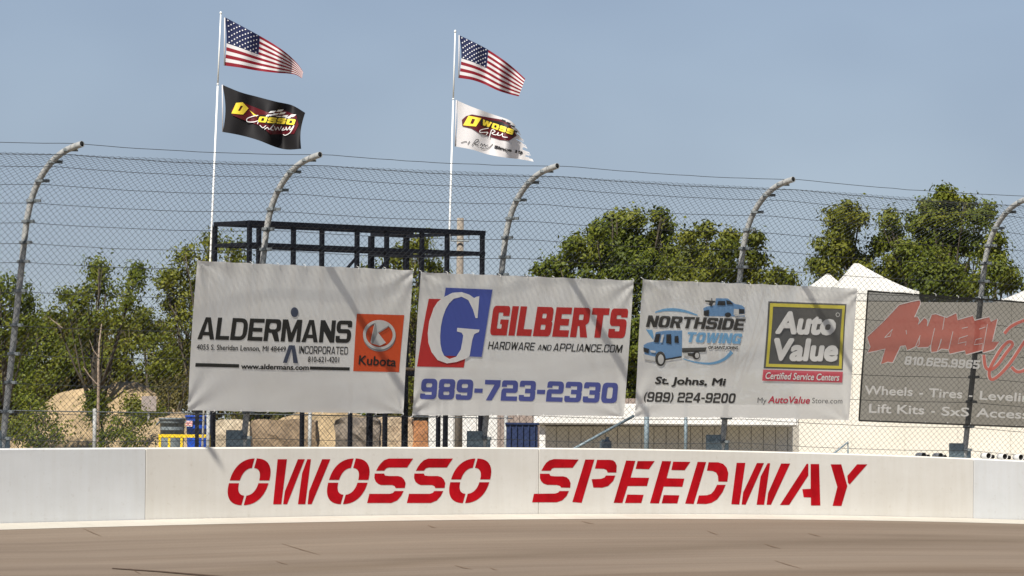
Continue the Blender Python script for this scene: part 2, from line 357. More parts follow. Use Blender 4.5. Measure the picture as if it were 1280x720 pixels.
def bisect_grid(bm, step):
    for axis in (0, 1):
        xs = [v.co[axis] for v in bm.verts]
        if not xs: return
        x = math.floor(min(xs) / step) * step + step
        while x < max(xs):
            co = Vector((x, 0, 0)) if axis == 0 else Vector((0, x, 0)); no = Vector((1, 0, 0)) if axis == 0 else Vector((0, 1, 0))
            bmesh.ops.bisect_plane(bm, geom=bm.verts[:] + bm.edges[:] + bm.faces[:], plane_co=co, plane_no=no, dist=1e-5); x += step
def emit(name, V2, Fc, pts, k, mt, parent, step=4.5, label=None, lay=None):
    """overlapping strikes of one word are kept apart by a fifth of a millimetre (lay)"""
    bm = bmesh.new(); vs = [bm.verts.new((p[0], p[1], 0 if lay is None else float(lay[i]))) for i, p in enumerate(V2)]
    for f in Fc:
        try: bm.faces.new([vs[i] for i in f])
        except ValueError: pass
    if step: bisect_grid(bm, step)
    bm.verts.index_update(); A = np.array([(v.co.x, v.co.y) for v in bm.verts]); K_ = k + .12 * np.array([v.co.z for v in bm.verts]); K_ = K_ if lay is not None else k; Fo = [[v.index for v in f.verts] for f in bm.faces]; bm.free()
    P = pts(A, K_)
    # all faces look to the camera side
    nf = []
    for f in Fo:
        a = sum(A[f[i]][0] * A[f[(i + 1) % len(f)]][1] - A[f[(i + 1) % len(f)]][0] * A[f[i]][1] for i in range(len(f)))
        nf.append(f if a < 0 else f[::-1])
    o = mesh(name, P, nf, mt, parent)
    if label: o['label'] = label
    return o
def polys(name, loops_list, pts, k, mt, parent, step=4.5, label=None):
    if name != 'painted_letter' and len(loops_list) > 1:
        for i, pl in enumerate(loops_list): o = polys_joined(name, [pl], pts, k, mt, parent, step, label)
        return o
    return polys_joined(name, loops_list, pts, k, mt, parent, step, label)
def polys_joined(name, loops_list, pts, k, mt, parent, step=4.5, label=None):
    """loops_list: list of polygons; each polygon is a list of loops (outer, holes...) or one loop"""
    V = []; Fc = []
    for pl in loops_list:
        loops = pl if isinstance(pl[0][0], (list, tuple)) else [pl]
        tris = tessellate_polygon([[Vector((p[0], p[1], 0)) for p in lp] for lp in loops]); b = len(V)
        for lp in loops: V += [tuple(p) for p in lp]
        Fc += [(b + t[0], b + t[1], b + t[2]) for t in tris]
    return emit(name, V, Fc, pts, k, mt, parent, step, label)
def stroke_poly(P, wd):
    P = [np.array(p, float) for p in P]; ws = wd if isinstance(wd, (list, tuple)) else [wd] * len(P); L = []; Rr = []
    for i, p in enumerate(P):
        d = P[min(i + 1, len(P) - 1)] - P[max(0, i - 1)]; d = d / (np.hypot(*d) + 1e-9); nn = np.array([-d[1], d[0]]) * ws[i] / 2; L.append(tuple(p + nn)); Rr.append(tuple(p - nn))
    return L, Rr
def strokes(name, lines, wd, pts, k, mt, parent, step=0, label=None):
    if name == 'print' and len(lines) > 1:
        for ln in lines: o = strokes(name, [ln], wd, pts, k, mt, parent, step, label)
        return o
    V = []; Fc = []
    for ln in lines:
        L, Rr = stroke_poly(ln, wd); b = len(V); n = len(L); V += L + Rr
        for i in range(n - 1): Fc.append((b + i, b + i + 1, b + n + i + 1, b + n + i))
    return emit(name, V, Fc, pts, k, mt, parent, step, label)
def smooth_line(P, n=6):
    P = [np.array(p, float) for p in P]; Q = [P[0]] + P + [P[-1]]; out = []
    for i in range(1, len(Q) - 2):
        for j in range(n):
            t = j / n; a, b, c, d = Q[i - 1], Q[i], Q[i + 1], Q[i + 2]
            out.append(tuple(.5 * ((2 * b) + (-a + c) * t + (2 * a - 5 * b + 4 * c - d) * t * t + (-a + 3 * b - 3 * c + d) * t ** 3)))
    out.append(tuple(P[-1])); return out
def ellipse(cx, cy, a, b, n=28, tilt=0): return [(cx + a * math.cos(t) * math.cos(tilt) - b * math.sin(t) * math.sin(tilt), cy + a * math.cos(t) * math.sin(tilt) + b * math.sin(t) * math.cos(tilt)) for t in [2 * math.pi * i / n for i in range(n)]]
def rounded(P):
    out = []; n = len(P)
    for i in range(n):
        p = np.array(P[i][:2], float); r = P[i][2] if len(P[i]) > 2 else 0
        if r <= 0: out.append(tuple(p)); continue
        a = np.array(P[i - 1][:2], float) - p; b = np.array(P[(i + 1) % n][:2], float) - p; la, lb = np.hypot(*a), np.hypot(*b); q = min(r, la * .49, lb * .49); a = p + a / la * q; b = p + b / lb * q
        for k in range(6): t = k / 5; out.append(tuple((1 - t) ** 2 * a + 2 * t * (1 - t) * p + t * t * b))
    return out
def block_glyph(ch, sx, sy, r):
    i = max(.0, r - .16); z = 1 - sx; y = 1 - sy; Hh = lambda x0, y0, x1, y1, q=None: [(x0, y0, i if q is None else q), (x1, y0, i if q is None else q), (x1, y1, i if q is None else q), (x0, y1, i if q is None else q)]
    m0, m1 = .5 - sy / 2, .5 + sy / 2
    T = {'I': (sx, [[(0, 0), (sx, 0), (sx, 1), (0, 1)]]), 'L': (.85, [[(0, 0), (.85, 0), (.85, sy), (sx, sy), (sx, 1), (0, 1)]]),
     'T': (1, [[(.5 - sx / 2, 0), (.5 + sx / 2, 0), (.5 + sx / 2, y), (1, y), (1, 1), (0, 1), (0, y), (.5 - sx / 2, y)]]),
     'E': (.92, [[(0, 0), (.92, 0), (.92, sy), (sx, sy), (sx, m0), (.84, m0), (.84, m1), (sx, m1), (sx, y), (.92, y), (.92, 1), (0, 1)]]),
     'O': (1, [[(0, 0, r), (1, 0, r), (1, 1, r), (0, 1, r)], Hh(sx, sy, z, y)]), 'D': (1, [[(0, 0), (1, 0, r * 1.3), (1, 1, r * 1.3), (0, 1)], [(sx, sy), (z, sy, i), (z, y, i), (sx, y)]]),
     'B': (1, [[(0, 0), (1, 0, r), (1, .48, r * .6), (.93, .51), (.97, .54, r * .4), (.97, 1, r), (0, 1)], Hh(sx, sy, z, m0 + .01), Hh(sx, m1, z - .03, y)]),
     'P': (1, [[(0, 0), (sx, 0), (sx, .34), (1, .34, r), (1, 1, r), (0, 1)], Hh(sx, .34 + sy, z, y)]),
     'R': (1, [[(0, 0), (sx, 0), (sx, .38), (.46, .38), (1 - sx * 1.12, 0), (1, 0), (.82, .42), (1, .5, r * .5), (1, 1, r), (0, 1)], Hh(sx, .38 + sy * .9, z, y)]),
     'S': (1, [[(0, 0, r), (1, 0, r), (1, m1 + .03, r), (sx, m1 + .03, .04), (sx, y, .04), (z, y, .04), (z, .70), (1, .70), (1, 1, r), (0, 1, r), (0, m0 + .02, r), (z, m0 + .02, .04), (z, sy, .04), (sx, sy, .04), (sx, .31), (0, .31)]]),
     'G': (1, [[(0, 0, r), (1, 0, .02), (1, .54), (.52, .54), (.52, .38), (z, .38), (z, sy, i), (sx, sy, i), (sx, y, i), (z, y, i), (z, .66), (1, .66), (1, 1, r), (0, 1, r)]]),
     'C': (1, [[(0, 0, r), (1, 0, r), (1, .36), (z, .36), (z, sy, i), (sx, sy, i), (sx, y, i), (z, y, i), (z, .64), (1, .64), (1, 1, r), (0, 1, r)]]),
     'A': (1.06, [[(0, 0), (sx * 1.02, 0), (sx * 1.02 + .06, .18), (1 - sx * 1.02, .18), (1.06 - sx * 1.02, 0), (1.06, 0), (.53 + sx * .58, 1), (.53 - sx * .58, 1)], [(sx * 1.02 + .12, .18 + sy * .9), (.94 - sx * 1.02, .18 + sy * .9), (.53, .80)]]),
     'M': (1.25, [[(0, 0), (sx, 0), (sx, .62), (.5, 0), (.75, 0), (1.25 - sx, .62), (1.25 - sx, 0), (1.25, 0), (1.25, 1), (1.25 - sx * 1.25, 1), (.625, .40), (sx * 1.25, 1), (0, 1)]]),
     'N': (1, [[(0, 0), (sx, 0), (sx, .50), (z - .02, 0), (1, 0), (1, 1), (z, 1), (z, .50), (sx + .02, 1), (0, 1)]]), 'H': (1, [[(0, 0), (sx, 0), (sx, m0), (z, m0), (z, 0), (1, 0), (1, 1), (z, 1), (z, m1), (sx, m1), (sx, 1), (0, 1)]]),
     'W': (1.4, [[(.24, 0), (.24 + sx, 0), (.7, .52), (1.16 - sx, 0), (1.16, 0), (1.4, 1), (1.4 - sx, 1), (1.02, .40), (.7 + sx * .42, 1), (.7 - sx * .42, 1), (.38, .40), (sx, 1), (0, 1)]]),
     '0': (.95, [[(0, 0, r), (.95, 0, r), (.95, 1, r), (0, 1, r)], Hh(sx, sy, .95 - sx, y)]), '8': (1, [[(0, 0, r), (1, 0, r), (1, .48, r * .5), (.95, .51), (1, .54, r * .5), (1, 1, r), (0, 1, r), (0, .54, r * .5), (.05, .51), (0, .48, r * .5)], Hh(sx, sy, z, m0), Hh(sx, m1, z, y)]),
     '9': (1, [[(0, 0, r), (1, 0, r), (1, 1, r), (0, 1, r), (0, .36, r), (z, .36), (z, sy), (sx, sy), (sx, .27), (0, .27)], Hh(sx, .36 + sy, z, y)]), '6': (1, [[(1, 1, r), (0, 1, r), (0, 0, r), (1, 0, r), (1, .64, r), (sx, .64), (sx, y), (z, y), (z, .73), (1, .73)], Hh(sx, sy, z, .64 - sy)]),
     '7': (.95, [[(.15, 0), (.15 + sx * 1.15, 0), (.95, .72), (.95, 1), (0, 1), (0, y), (.60, y)]]), '1': (.6, [[(.6 - sx, 0), (.6, 0), (.6, 1), (.32, 1), (0, .80), (0, .62), (.6 - sx, .74)]]),
     '2': (1, [[(0, 0), (1, 0), (1, sy), (sx, sy), (sx, m0), (1, m0, r * .7), (1, 1, r), (0, 1, r), (0, .68), (sx, .68), (sx, y, .04), (z, y, .04), (z, m1), (0, m1, r * .7)]]),
     '3': (1, [[(0, 0, r), (1, 0, r), (1, .48, r * .5), (.95, .51), (1, .54, r * .5), (1, 1, r), (0, 1, r), (0, .70), (sx, .70), (sx, y, .04), (z, y, .04), (z, m1), (.36, m1), (.36, m0), (z, m0), (z, sy, .04), (sx, sy, .04), (sx, .30), (0, .30)]]),
     '4': (1, [[(.86 - sx, 0), (.86, 0), (.86, .2), (1, .2), (1, .2 + sy), (.86, .2 + sy), (.86, 1), (.80 - sx, 1), (0, .2 + sy), (0, .2), (.86 - sx, .2)], [(.26, .2 + sy), (.86 - sx, .2 + sy), (.86 - sx, .74)]]),
     '5': (1, [[(0, 0, r), (1, 0, r), (1, .62, r), (sx, .62), (sx, y), (.95, y), (.95, 1), (0, 1), (0, .62 - sy), (z, .62 - sy), (z, sy, .04), (sx, sy, .04), (sx, .28), (0, .28)]]),
     '-': (.5, [[(0, .36), (.5, .36), (.5, .36 + sy * .95), (0, .36 + sy * .95)]]), '.': (.25, [[(0, 0), (.25, 0), (.25, .22), (0, .22)]]), ' ': (.35, []),
     '(': (.4, [[(.4, 1.05), (.15, .85, .1), (0, .5, .2), (.15, .1, .1), (.4, -.12), (.4, .06), (.3, .25, .1), (.25, .5, .1), (.3, .72, .1), (.4, .88)]]), ')': (.4, [[(0, 1.05), (0, .88), (.1, .72, .1), (.15, .5, .1), (.1, .25, .1), (0, .06), (0, -.12), (.25, .1, .1), (.4, .5, .2), (.25, .85, .1)]])}
    return T[ch]
def block(name, txt, p0, p1, cap, pts, k, mt, parent, lean=.07, italic=0.0, sx=.28, sy=.20, r=.26, gap=.13, step=4.5, label=None, grow=0.0):
    """lettering in a heavy block face: baseline from p0 to p1, one mesh per word"""
    x = 0; GL = []
    for ch in txt:
        w_, P = block_glyph(ch, sx, sy, r); GL.append((x, P)); x += w_ + gap
    Wt = x - gap; p0 = np.array(p0, float); p1 = np.array(p1, float); p1 = p1 - np.array([italic * cap * .6, 0]); out = []
    for gx, P in GL:
        if not P: continue
        loops = []
        for n_, lp in enumerate(P):
            q = rounded(lp); L = []
            for (a, b) in q:
                t = (gx + a) / Wt; L.append((p0[0] + t * (p1[0] - p0[0]) + b * cap * (lean + italic), p0[1] + t * (p1[1] - p0[1]) - b * cap))
            loops.append(L)
        out.append(loops)
    words = out
    o = polys_joined(name, words, pts, k, mt, parent, step, label)
    if grow > 0: pass
    return o
_cap = None
def glyphs(txt, bold=0.0, space=1.0):
    cu = bpy.data.curves.new('t', 'FONT'); cu.body = txt; cu.offset = bold; cu.resolution_u = 3; cu.space_character = space; cu.fill_mode = 'FRONT'
    ob = bpy.data.objects.new('t', cu); C.objects.link(ob); dg = bpy.context.evaluated_depsgraph_get(); dg.update()
    me = ob.evaluated_get(dg).to_mesh(); V = np.array([v.co[:] for v in me.vertices]).reshape(-1, 3)[:, :2]; Fc = [tuple(p.vertices) for p in me.polygons]
    ob.evaluated_get(dg).to_mesh_clear(); bpy.data.objects.remove(ob); bpy.data.curves.remove(cu); return V, Fc
def text(name, txt, p0, p1, cap, pts, k, mt, parent, lean=.07, italic=0.0, bold=0.0, step=4.5, label=None, space=1.0):
    global _cap
    if _cap is None: _cap = glyphs('H')[0][:, 1].max()
    V, Fc = glyphs(txt, 0.0, space); Vs = []; Fs = []
    n_ = 1 if bold <= .008 else (4 if bold < .03 else 8)
    for i_ in range(n_):
        a_ = 2 * math.pi * i_ / n_ + .4; off_ = np.array([math.cos(a_), math.sin(a_)]) * (bold if n_ > 1 else 0); Fs += [tuple(q + len(Vs) * len(V) for q in f) for f in Fc]; Vs.append(V + off_)
    lay = np.repeat(np.arange(n_), len(V)) if n_ > 1 else None
    V = np.concatenate(Vs); Fc = Fs; x0, x1 = V[:, 0].min(), V[:, 0].max(); p0 = np.array(p0, float); p1 = np.array(p1, float)
    h = (V[:, 1] + bold * .8) / (_cap + 2 * bold * .8) * cap; sl = (lean + italic); base = p0 + 0
    L = np.hypot(*(p1 - p0)); dirx = (p1 - p0) / L; span = L - abs(sl) * 0
    # leaning letters: keep overall box p0..p1 along the baseline
    lo = (V[:, 0] * 0); q = (V[:, 0] - x0) / (x1 - x0)
    X = p0[0] + q * (p1[0] - p0[0] - italic * cap * .6) + h * sl; Y = p0[1] + q * (p1[1] - p0[1]) - h
    return emit(name, np.stack([X, Y], -1), Fc, pts, k, mt, parent, step, label, lay)

# ---- OWOSSO SPEEDWAY ----------------------------------------------------------------
def cv(o, P, s=8.0, dx=0): return [(o[0] + (x + dx) / s, o[1] + y / s) for x, y in P]
def stencil_O(cx, cy, a, b, ai, bi, kx=.28, e=2.4, gx=1.4, gy=1.75):
    out = []
    for qx, qy in ((-1, -1), (1, -1), (-1, 1), (1, 1)):
        def arc(A, B):
            P = []
            t0 = math.asin(min(1, (gy / B))) ; 
            for i in range(15):
                t = (math.pi / 2) * i / 14; X = A * abs(math.cos(t)) ** (2 / e); Y = B * abs(math.sin(t)) ** (2 / e)
                X = max(X, gx); Y = max(Y, gy); P.append((X, Y))
            return P
        o = arc(a, b); i_ = arc(ai, bi)[::-1]
        P = []
        for X, Y in o + i_:
            x = qx * X; y = qy * Y; pnt = (cx + x - kx * y, cy + y)
            if not P or (abs(pnt[0] - P[-1][0]) + abs(pnt[1] - P[-1][1])) > .05: P.append(pnt)
        out.append(P)
    return out
A_ = (280, 565); B_ = (450, 565); C_ = (660, 565); D_ = (810, 565); E_ = (960, 565)
S1 = [[(160, 187), (180, 150), (205, 115), (240, 82), (285, 65), (530, 65), (470, 155), (290, 155), (262, 162), (240, 187)],
      [(145, 215), (240, 215), (250, 235), (290, 240), (380, 240), (415, 250), (440, 275), (455, 310), (447, 360), (355, 360), (345, 340), (320, 330), (210, 330), (180, 318), (155, 295), (142, 260)],
      [(435, 390), (410, 440), (370, 485), (310, 510), (70, 510), (92, 418), (300, 418), (330, 408), (345, 390)]]
S3 = [[(132, 187), (155, 145), (180, 108), (215, 82), (260, 70), (505, 75), (445, 158), (260, 158), (238, 166), (225, 187)],
      [(118, 217), (212, 217), (224, 238), (265, 243), (350, 243), (385, 252), (410, 275), (425, 310), (420, 358), (330, 355), (318, 338), (290, 330), (190, 328), (155, 315), (130, 292), (118, 260)],
      [(408, 390), (385, 440), (340, 485), (285, 503), (40, 503), (58, 418), (270, 415), (300, 406), (315, 390)]]
W1 = [[(535, 72), (628, 72), (572, 523), (490, 523)], [(738, 72), (806, 72), (630, 522), (590, 522), (608, 392)], [(832, 72), (868, 72), (812, 522), (738, 522), (780, 212)], [(980, 72), (1062, 72), (875, 522), (835, 522), (850, 392)]]
letters = [('O', stencil_O(280 + 250 / 8, 565 + 298 / 8, 198 / 8, 234 / 8, 97 / 8, 138 / 8)), ('W', [cv(A_, p) for p in W1]),
    ('O', stencil_O(435.2, 565 + 293 / 8, 197 / 8, 229 / 8, 96 / 8, 134 / 8)), ('S', [cv(B_, p) for p in S1]), ('S', [cv(B_, p, dx=397) for p in S1]),
    ('O', stencil_O(587.6, 565 + 288 / 8, 195 / 8, 223 / 8, 96 / 8, 130 / 8)), ('S', [cv(C_, p) for p in S3]),
    ('P', [cv(C_, p) for p in [[(572, 75), (662, 75), (535, 508), (442, 500)], [(690, 78), (820, 78), (850, 84), (872, 102), (886, 135), (882, 205), (795, 205), (785, 180), (760, 168), (668, 165)], [(872, 235), (850, 290), (800, 340), (740, 357), (652, 355), (635, 272), (730, 268), (765, 255), (778, 235)]]]),
    ('E', [cv(C_, p) for p in [[(980, 85), (1072, 88), (1025, 255), (1210, 258), (1188, 340), (995, 340), (942, 510), (855, 508)], [(1095, 90), (1265, 90), (1208, 172), (1075, 168)], [(992, 425), (1155, 428), (1132, 510), (968, 510)]]]),
    ('E', [cv(D_, p) for p in [[(140, 90), (230, 92), (185, 262), (362, 266), (342, 348), (155, 345), (108, 514), (18, 512)], [(250, 96), (422, 98), (365, 182), (232, 180)], [(155, 430), (312, 433), (292, 514), (135, 513)]]]),
    ('D', [cv(D_, p) for p in [[(495, 98), (580, 100), (455, 520), (370, 516)], [(605, 102), (700, 103), (750, 118), (785, 155), (802, 210), (792, 297), (702, 295), (698, 240), (680, 205), (645, 190), (588, 185)], [(775, 328), (745, 400), (690, 475), (635, 508), (580, 520), (485, 518), (508, 435), (590, 432), (630, 418), (660, 385), (690, 328)]]]),
    ('W', [cv(D_, p) for p in [[(885, 108), (972, 108), (912, 525), (832, 522)], [(1088, 110), (1158, 110), (975, 527), (935, 525), (950, 405)], [(1195, 112), (1220, 112), (1160, 528), (1085, 527), (1125, 245)], [(1330, 115), (1420, 115), (1228, 528), (1185, 527), (1200, 410)]]]),
    ('A', [cv(E_, p) for p in [[(385, 118), (402, 118), (402, 235), (210, 530), (118, 530)], [(425, 120), (510, 120), (522, 535), (428, 535), (428, 455), (355, 452), (342, 372), (425, 368)]]]),
    ('Y', [cv(E_, p) for p in [[(625, 123), (732, 123), (792, 340), (733, 540), (645, 538), (692, 350)], [(890, 123), (992, 123), (815, 325), (798, 305), (792, 240)]]])]
for ch, P in letters:
    polys('painted_letter', P, wall_pts, 1, M['red'], wall, step=10)

# ------------------------------------------------------------------ catch fence: posts, cables, chain link
fence = empty('catch_fence', loc(0, -.3, 1), 'tall chain link catch fence with curved grey posts behind the white wall', 'fence')
post_px = [(3, 555), (308.5, 515), (608.5, 515), (907, 515), (1208, 545)]
fs = fsurf(0.0)
post_s = [float(solve(fs, u, v, b0=.3)[0][0]) for u, v in post_px]; print('posts', np.round(post_s, 2))
gap = (post_s[-1] - post_s[0]) / 4
post_s = [post_s[0] - 2 * gap, post_s[0] - gap] + post_s + [post_s[-1] + gap, post_s[-1] + 2 * gap]
cab_v = [205, 228, 252, 277, 303, 327, 364, 407, 443, 479, 515.5, 549]
cab_l = [float(solve(fsurf(.08), 0, v)[1][0]) for v in cab_v]; l_mesh_top = float(solve(fsurf(.07), 0, 188.5)[1][0]); print('cable l', np.round(cab_l, 2), 'mesh top', l_mesh_top, LTOP)
for s in post_s:
    mb = MB(); ls = list(np.linspace(-.4, 3.1, 12)) + list(np.linspace(3.2, LTOP, 26)); P = []
    for l in ls:
        n, h = prof(l, 0.0); P.append(loc(s, n, float(zt(s)) + h))
    mb.tube(P, .047, 16, cap=False)
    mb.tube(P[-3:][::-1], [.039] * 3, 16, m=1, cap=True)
    # annular lip at the open end
    d = P[-1] - P[-2]; d = d / np.linalg.norm(d); mb.lathe(P[-1], [(.047, 0), (.047, .004), (.039, .004), (.039, -.03)], 16, 0, d)
    po = mb.build('post', [M['galv'], M['black']], fence, True)
    th = TH0 - s / RAD; tv = np.array([math.cos(th), math.sin(th), 0]); nv = np.array([math.sin(th), -math.cos(th), 0])
    for l in cab_l + [l_mesh_top - .02]:
        n0, h0 = prof(l, 0); cl_ = min(1.0, max(0.0, (l - 3.4) / .6)); ax1 = nv * (1 - .3 * cl_) + tv * .7 * cl_; ax1 = ax1 / np.linalg.norm(ax1); c = loc(s, n0, float(zt(s)) + h0); ax3 = np.cross((0, 0, 1.0), ax1); ax2 = np.array([0, 0, 1.0])
        b = MB(); b.box(c + ax1 * .005, (.125, .118, .05), (ax3, ax1, ax2), bev=.008); b.box(c + ax1 * .10 - ax3 * .01, (.018, .12, .045), (ax3, ax1, ax2)); b.box(c + ax1 * .10 + ax3 * .02, (.012, .11, .045), (ax3, ax1, ax2))
        b.tube([c + ax1 * .085 - ax3 * .03, c + ax1 * .085 + ax3 * .055], .011, 6)
        b.build('bracket', M['galv_dark'], po)
    n0, h0 = prof(.10); c = loc(s, n0, float(zt(s)) + h0)
    b = MB(); b.box(c - tv * .20 + nv * .02, (.34, .016, .32), (tv, nv, (0, 0, 1)), bev=.004); b.box(c + tv * .07 - np.array([0, 0, .05]), (.09, .08, .16), (tv, nv, (0, 0, 1)), bev=.008)
    for q in (-.09, .06): b.tube([c - tv * .28 + np.array([0, 0, q]), c - tv * .28 + nv * .05 + np.array([0, 0, q])], .012, 6)
    b.build('base_plate', M['plate'], po)
sA, sB = post_s[0] - 1, post_s[-1] + 1
def cable(l, off, r=.0042, hh=None):
    mb = MB(); S = np.arange(sA, sB, .3); P = []
    for s in S:
        t = (s - post_s[0]) / gap; fr = t - math.floor(t); sag = -.045 * 4 * fr * (1 - fr) * random.uniform(.9, 1.1)
        n, h = prof(l, off)
        if hh is not None: n, h = hh
        P.append(loc(s, n, float(zt(s)) + h + sag))
    mb.tube(P, r, 4); return mb.build('cable', M['cable'], fence, True)
for l in cab_l: cable(l, .085)
cable(l_mesh_top, .08, .005)
_n, _h = prof(l_mesh_top + .12, .0)
cable(0, 0, .0045, (_n, _h + .055))
# chain link strands
p_, q_ = .061, .050
def chain(name, s0, s1, l0, l1, fsf, r, mt, parent, p_=p_, q_=q_, wob=0.0):
    ns = int((s1 - s0) / p_); nk = int((l1 - l0) / q_) + 1
    j = np.arange(ns)[:, None]; k = np.arange(nk)[None, :]
    S = s0 + p_ * (j + ((j + k) % 2)) + 0 * k; Lm = l0 + q_ * k + 0 * j
    S = S + wob * .02 * np.sin(Lm * 2.1 + S * .7) + wob * RNG.normal(0, .0015, S.shape); Lm = Lm + wob * (.012 * np.sin(S * .9) + .006 * np.sin(S * 3.1 + 1)) ; inset = .98
    P = fsf(S, Lm)                                     # (ns,nk,3)
    A0 = P[:, :-1].reshape(-1, 3); A1 = P[:, 1:].reshape(-1, 3); D = A1 - A0; D /= np.linalg.norm(D, axis=1)[:, None]
    nn = np.array([math.sin(TH0 - .08), -math.cos(TH0 - .08), 0.0]); X = np.cross(D, nn); X /= np.linalg.norm(X, axis=1)[:, None]; Y = np.cross(X, D)
    rings = []
    for E in (A0 - D * r * .6, A1 + D * r * .6):
        for a in (math.pi / 2, math.pi / 2 + 2.094, math.pi / 2 + 4.189): rings.append(E + r * (X * math.cos(a) + Y * math.sin(a)))
    V = np.stack(rings, 1).reshape(-1, 3); b = (np.arange(len(A0)) * 6)[:, None]
    Q = np.concatenate([b + np.array([c, (c + 1) % 3, 3 + (c + 1) % 3, 3 + c])[None, :] for c in range(3)], 1).reshape(-1, 4)
    o = fast_mesh(name, V, Q, mt, parent, True); o['kind'] = 'stuff'; return o
chain('chain_link_mesh', sA, sB, .02, l_mesh_top, fsurf(.07), .0028, M['wire'], fence, wob=1.0)

# ------------------------------------------------------------------ banners
def banner(name, label, corners, seed, mt, na=112, nb=72):
    pts = banner_mapper(corners, seed); tl, tr, br, bl = pts.quad
    c = pts(np.array([(tl + tr + br + bl) / 4]), 0)[0]
    root = empty(name, c, label, 'banner', 'advertising banners hung on the catch fence')
    a = np.linspace(0, 1, na + 1); b = np.linspace(0, 1, nb + 1); G = []
    for bb in b:
        for aa in a:
            p = (tl * (1 - aa) + tr * aa) * (1 - bb) + (bl * (1 - aa) + br * aa) * bb
            if bb in (0, 1): p = p + np.array([0, (.9 if bb == 0 else -.6) * abs(math.sin(aa * math.pi * 9)) + (0.8 * math.sin(aa * 3.1 + seed) * (1 if bb else .4))])
            G.append(p)
    P = pts(np.array(G), 0); Q = [(j * (na + 1) + i, j * (na + 1) + i + 1, (j + 1) * (na + 1) + i + 1, (j + 1) * (na + 1) + i)[::-1] for j in range(nb) for i in range(na)]
    o = mesh('sheet', P, Q, mt, root, True)
    # sewn hems and the ties at the grommets
    ix = lambda i, j: P[j * (na + 1) + i]
    th = TH0 - .08; nv = np.array([math.sin(th), -math.cos(th), 0])
    tb = MB()
    for i in range(0, na + 1, 14):
        for j, sg in ((0, 1), (nb, -1)):
            p = ix(i, j) + np.array([0, 0, -.02 * sg]); tb.tube([p + nv * .006, p + np.array([0, 0, .03 * sg]) + nv * .006, p - nv * .05 + np.array([0, 0, .05 * sg])], .0035, 4)
    tb.build('ties', M['white_pole'], root)['kind'] = 'stuff'
    return root, pts
def cq(o, s): return lambda P: [(o[0] + x / s, o[1] + y / s) for x, y in P]

# banner 1
b1, p1 = banner('banner', 'white banner reading ALDERMANS with an orange square, leftmost of the hung banners', [(247, 325), (516, 337.5), (503.5, 518), (234.5, 512.5)], 1, M['vinyl'])
c4 = cq((230, 310), 3.273); T = lambda txt, a, b, cap, mt='black', **k: text('lettering', txt, c4([a])[0], c4([b])[0], cap, p1, 1, I_[mt], b1, **k)
B1 = lambda txt, a, b, cap, **k: block('lettering', txt, c4([a])[0], c4([b])[0], cap, p1, 1, I_['black'], b1, **k)
B1('ALDERMANS', (58, 374), (684, 389), 27.8, sx=.27, sy=.18, r=.34, gap=.07, italic=.04)
T('4055 S. Sheridan Lennon, MI 48449', (55, 416), (413, 424), 6.6, bold=.012)
B1('INCORPORATED', (466, 431), (670, 436), 9.6, sx=.19, sy=.14, r=.3, gap=.16)
T('810-621-4201', (503, 466), (632, 468), 7.0, bold=.012)
T('www.aldermans.com', (235, 495), (507, 499), 6.6, bold=.03)
polys('print', [c4(ellipse(449, 262, 16, 20)), c4([(425, 397), (441, 397), (418, 470), (402, 469)]), c4([(435, 399), (449, 397), (463, 471), (444, 470)])], p1, 2, I_['navy'], b1, label='stick figure head and legs over and under the letter M')
polys('print', [c4([(50, 471), (228, 476), (227, 490), (48, 486)]), c4([(512, 484), (677, 488), (676, 501), (511, 497)])], p1, 1, I_['black'], b1, label='black rules either side of the web address')
ck = cq((440, 385), 8.47)
polys('emblem', [ck([(57, 62), (552, 75), (503, 680), (10, 668)])], p1, 1, I_['orange'], b1, label='orange square with ringed letter K')
polys('print', [[ck(ellipse(294, 302, 172, 160, 36, .08)), ck(ellipse(294, 295, 142, 130, 36, .08))]], p1, 2, I_['steel'], b1)
polys('print', [[ck(ellipse(291, 284, 172, 157, 36, .08)), ck(ellipse(291, 284, 142, 130, 36, .08))], ck([(262, 155), (310, 152), (372, 176), (388, 192), (276, 262)]), ck([(238, 175), (262, 152), (280, 262), (362, 368), (300, 400), (205, 375), (198, 358)])], p1, 3, I_['silver'], b1)
polys('print', [ck([(242, 175), (254, 165), (268, 262), (225, 378), (205, 375)]), ck([(276, 256), (388, 186), (380, 204), (290, 262)])], p1, 4, I_['steel'], b1)
text('lettering', 'Kubota', ck([(66, 598)])[0], ck([(470, 622)])[0], 11.5, p1, 2, I_['black'], b1, bold=.02, italic=.05)

# banner 2
b2, p2 = banner('banner', 'white banner reading GILBERTS with a big G on red and blue blocks', [(526, 339.5), (792, 350.5), (779.5, 521.5), (514.5, 518.5)], 2, M['vinyl'])
cg = cq((515, 350), 6.0); ch_ = cq((600, 375), 6.737); c5 = cq((500, 310), 3.273)
polys('print', [cg([(125, 140), (480, 150), (388, 657), (35, 648)])], p2, 1, I_['red'], b2, label='red block behind the letter G')
polys('print', [cg([(250, 57), (605, 72), (522, 577), (170, 565)])], p2, 2, I_['blue'], b2, label='blue block behind the letter G')
Gp = [(505, 122), (490, 285), (475, 285), (455, 220), (420, 150), (370, 125), (310, 140), (275, 175), (250, 220), (228, 285), (215, 350), (210, 420), (212, 480), (222, 530), (240, 568), (280, 592), (330, 575), (365, 520), (378, 450), (382, 415), (370, 395), (335, 385), (338, 358), (505, 372), (500, 390), (465, 405), (450, 450), (430, 570), (400, 590), (330, 615), (260, 625), (190, 600), (145, 540), (122, 470), (118, 400), (128, 310), (160, 210), (190, 165), (230, 130), (300, 95), (370, 90), (430, 110), (465, 135), (485, 125)]
polys('emblem', [cg(Gp)], p2, 3, I_['white'], b2, label='large white serif letter G')
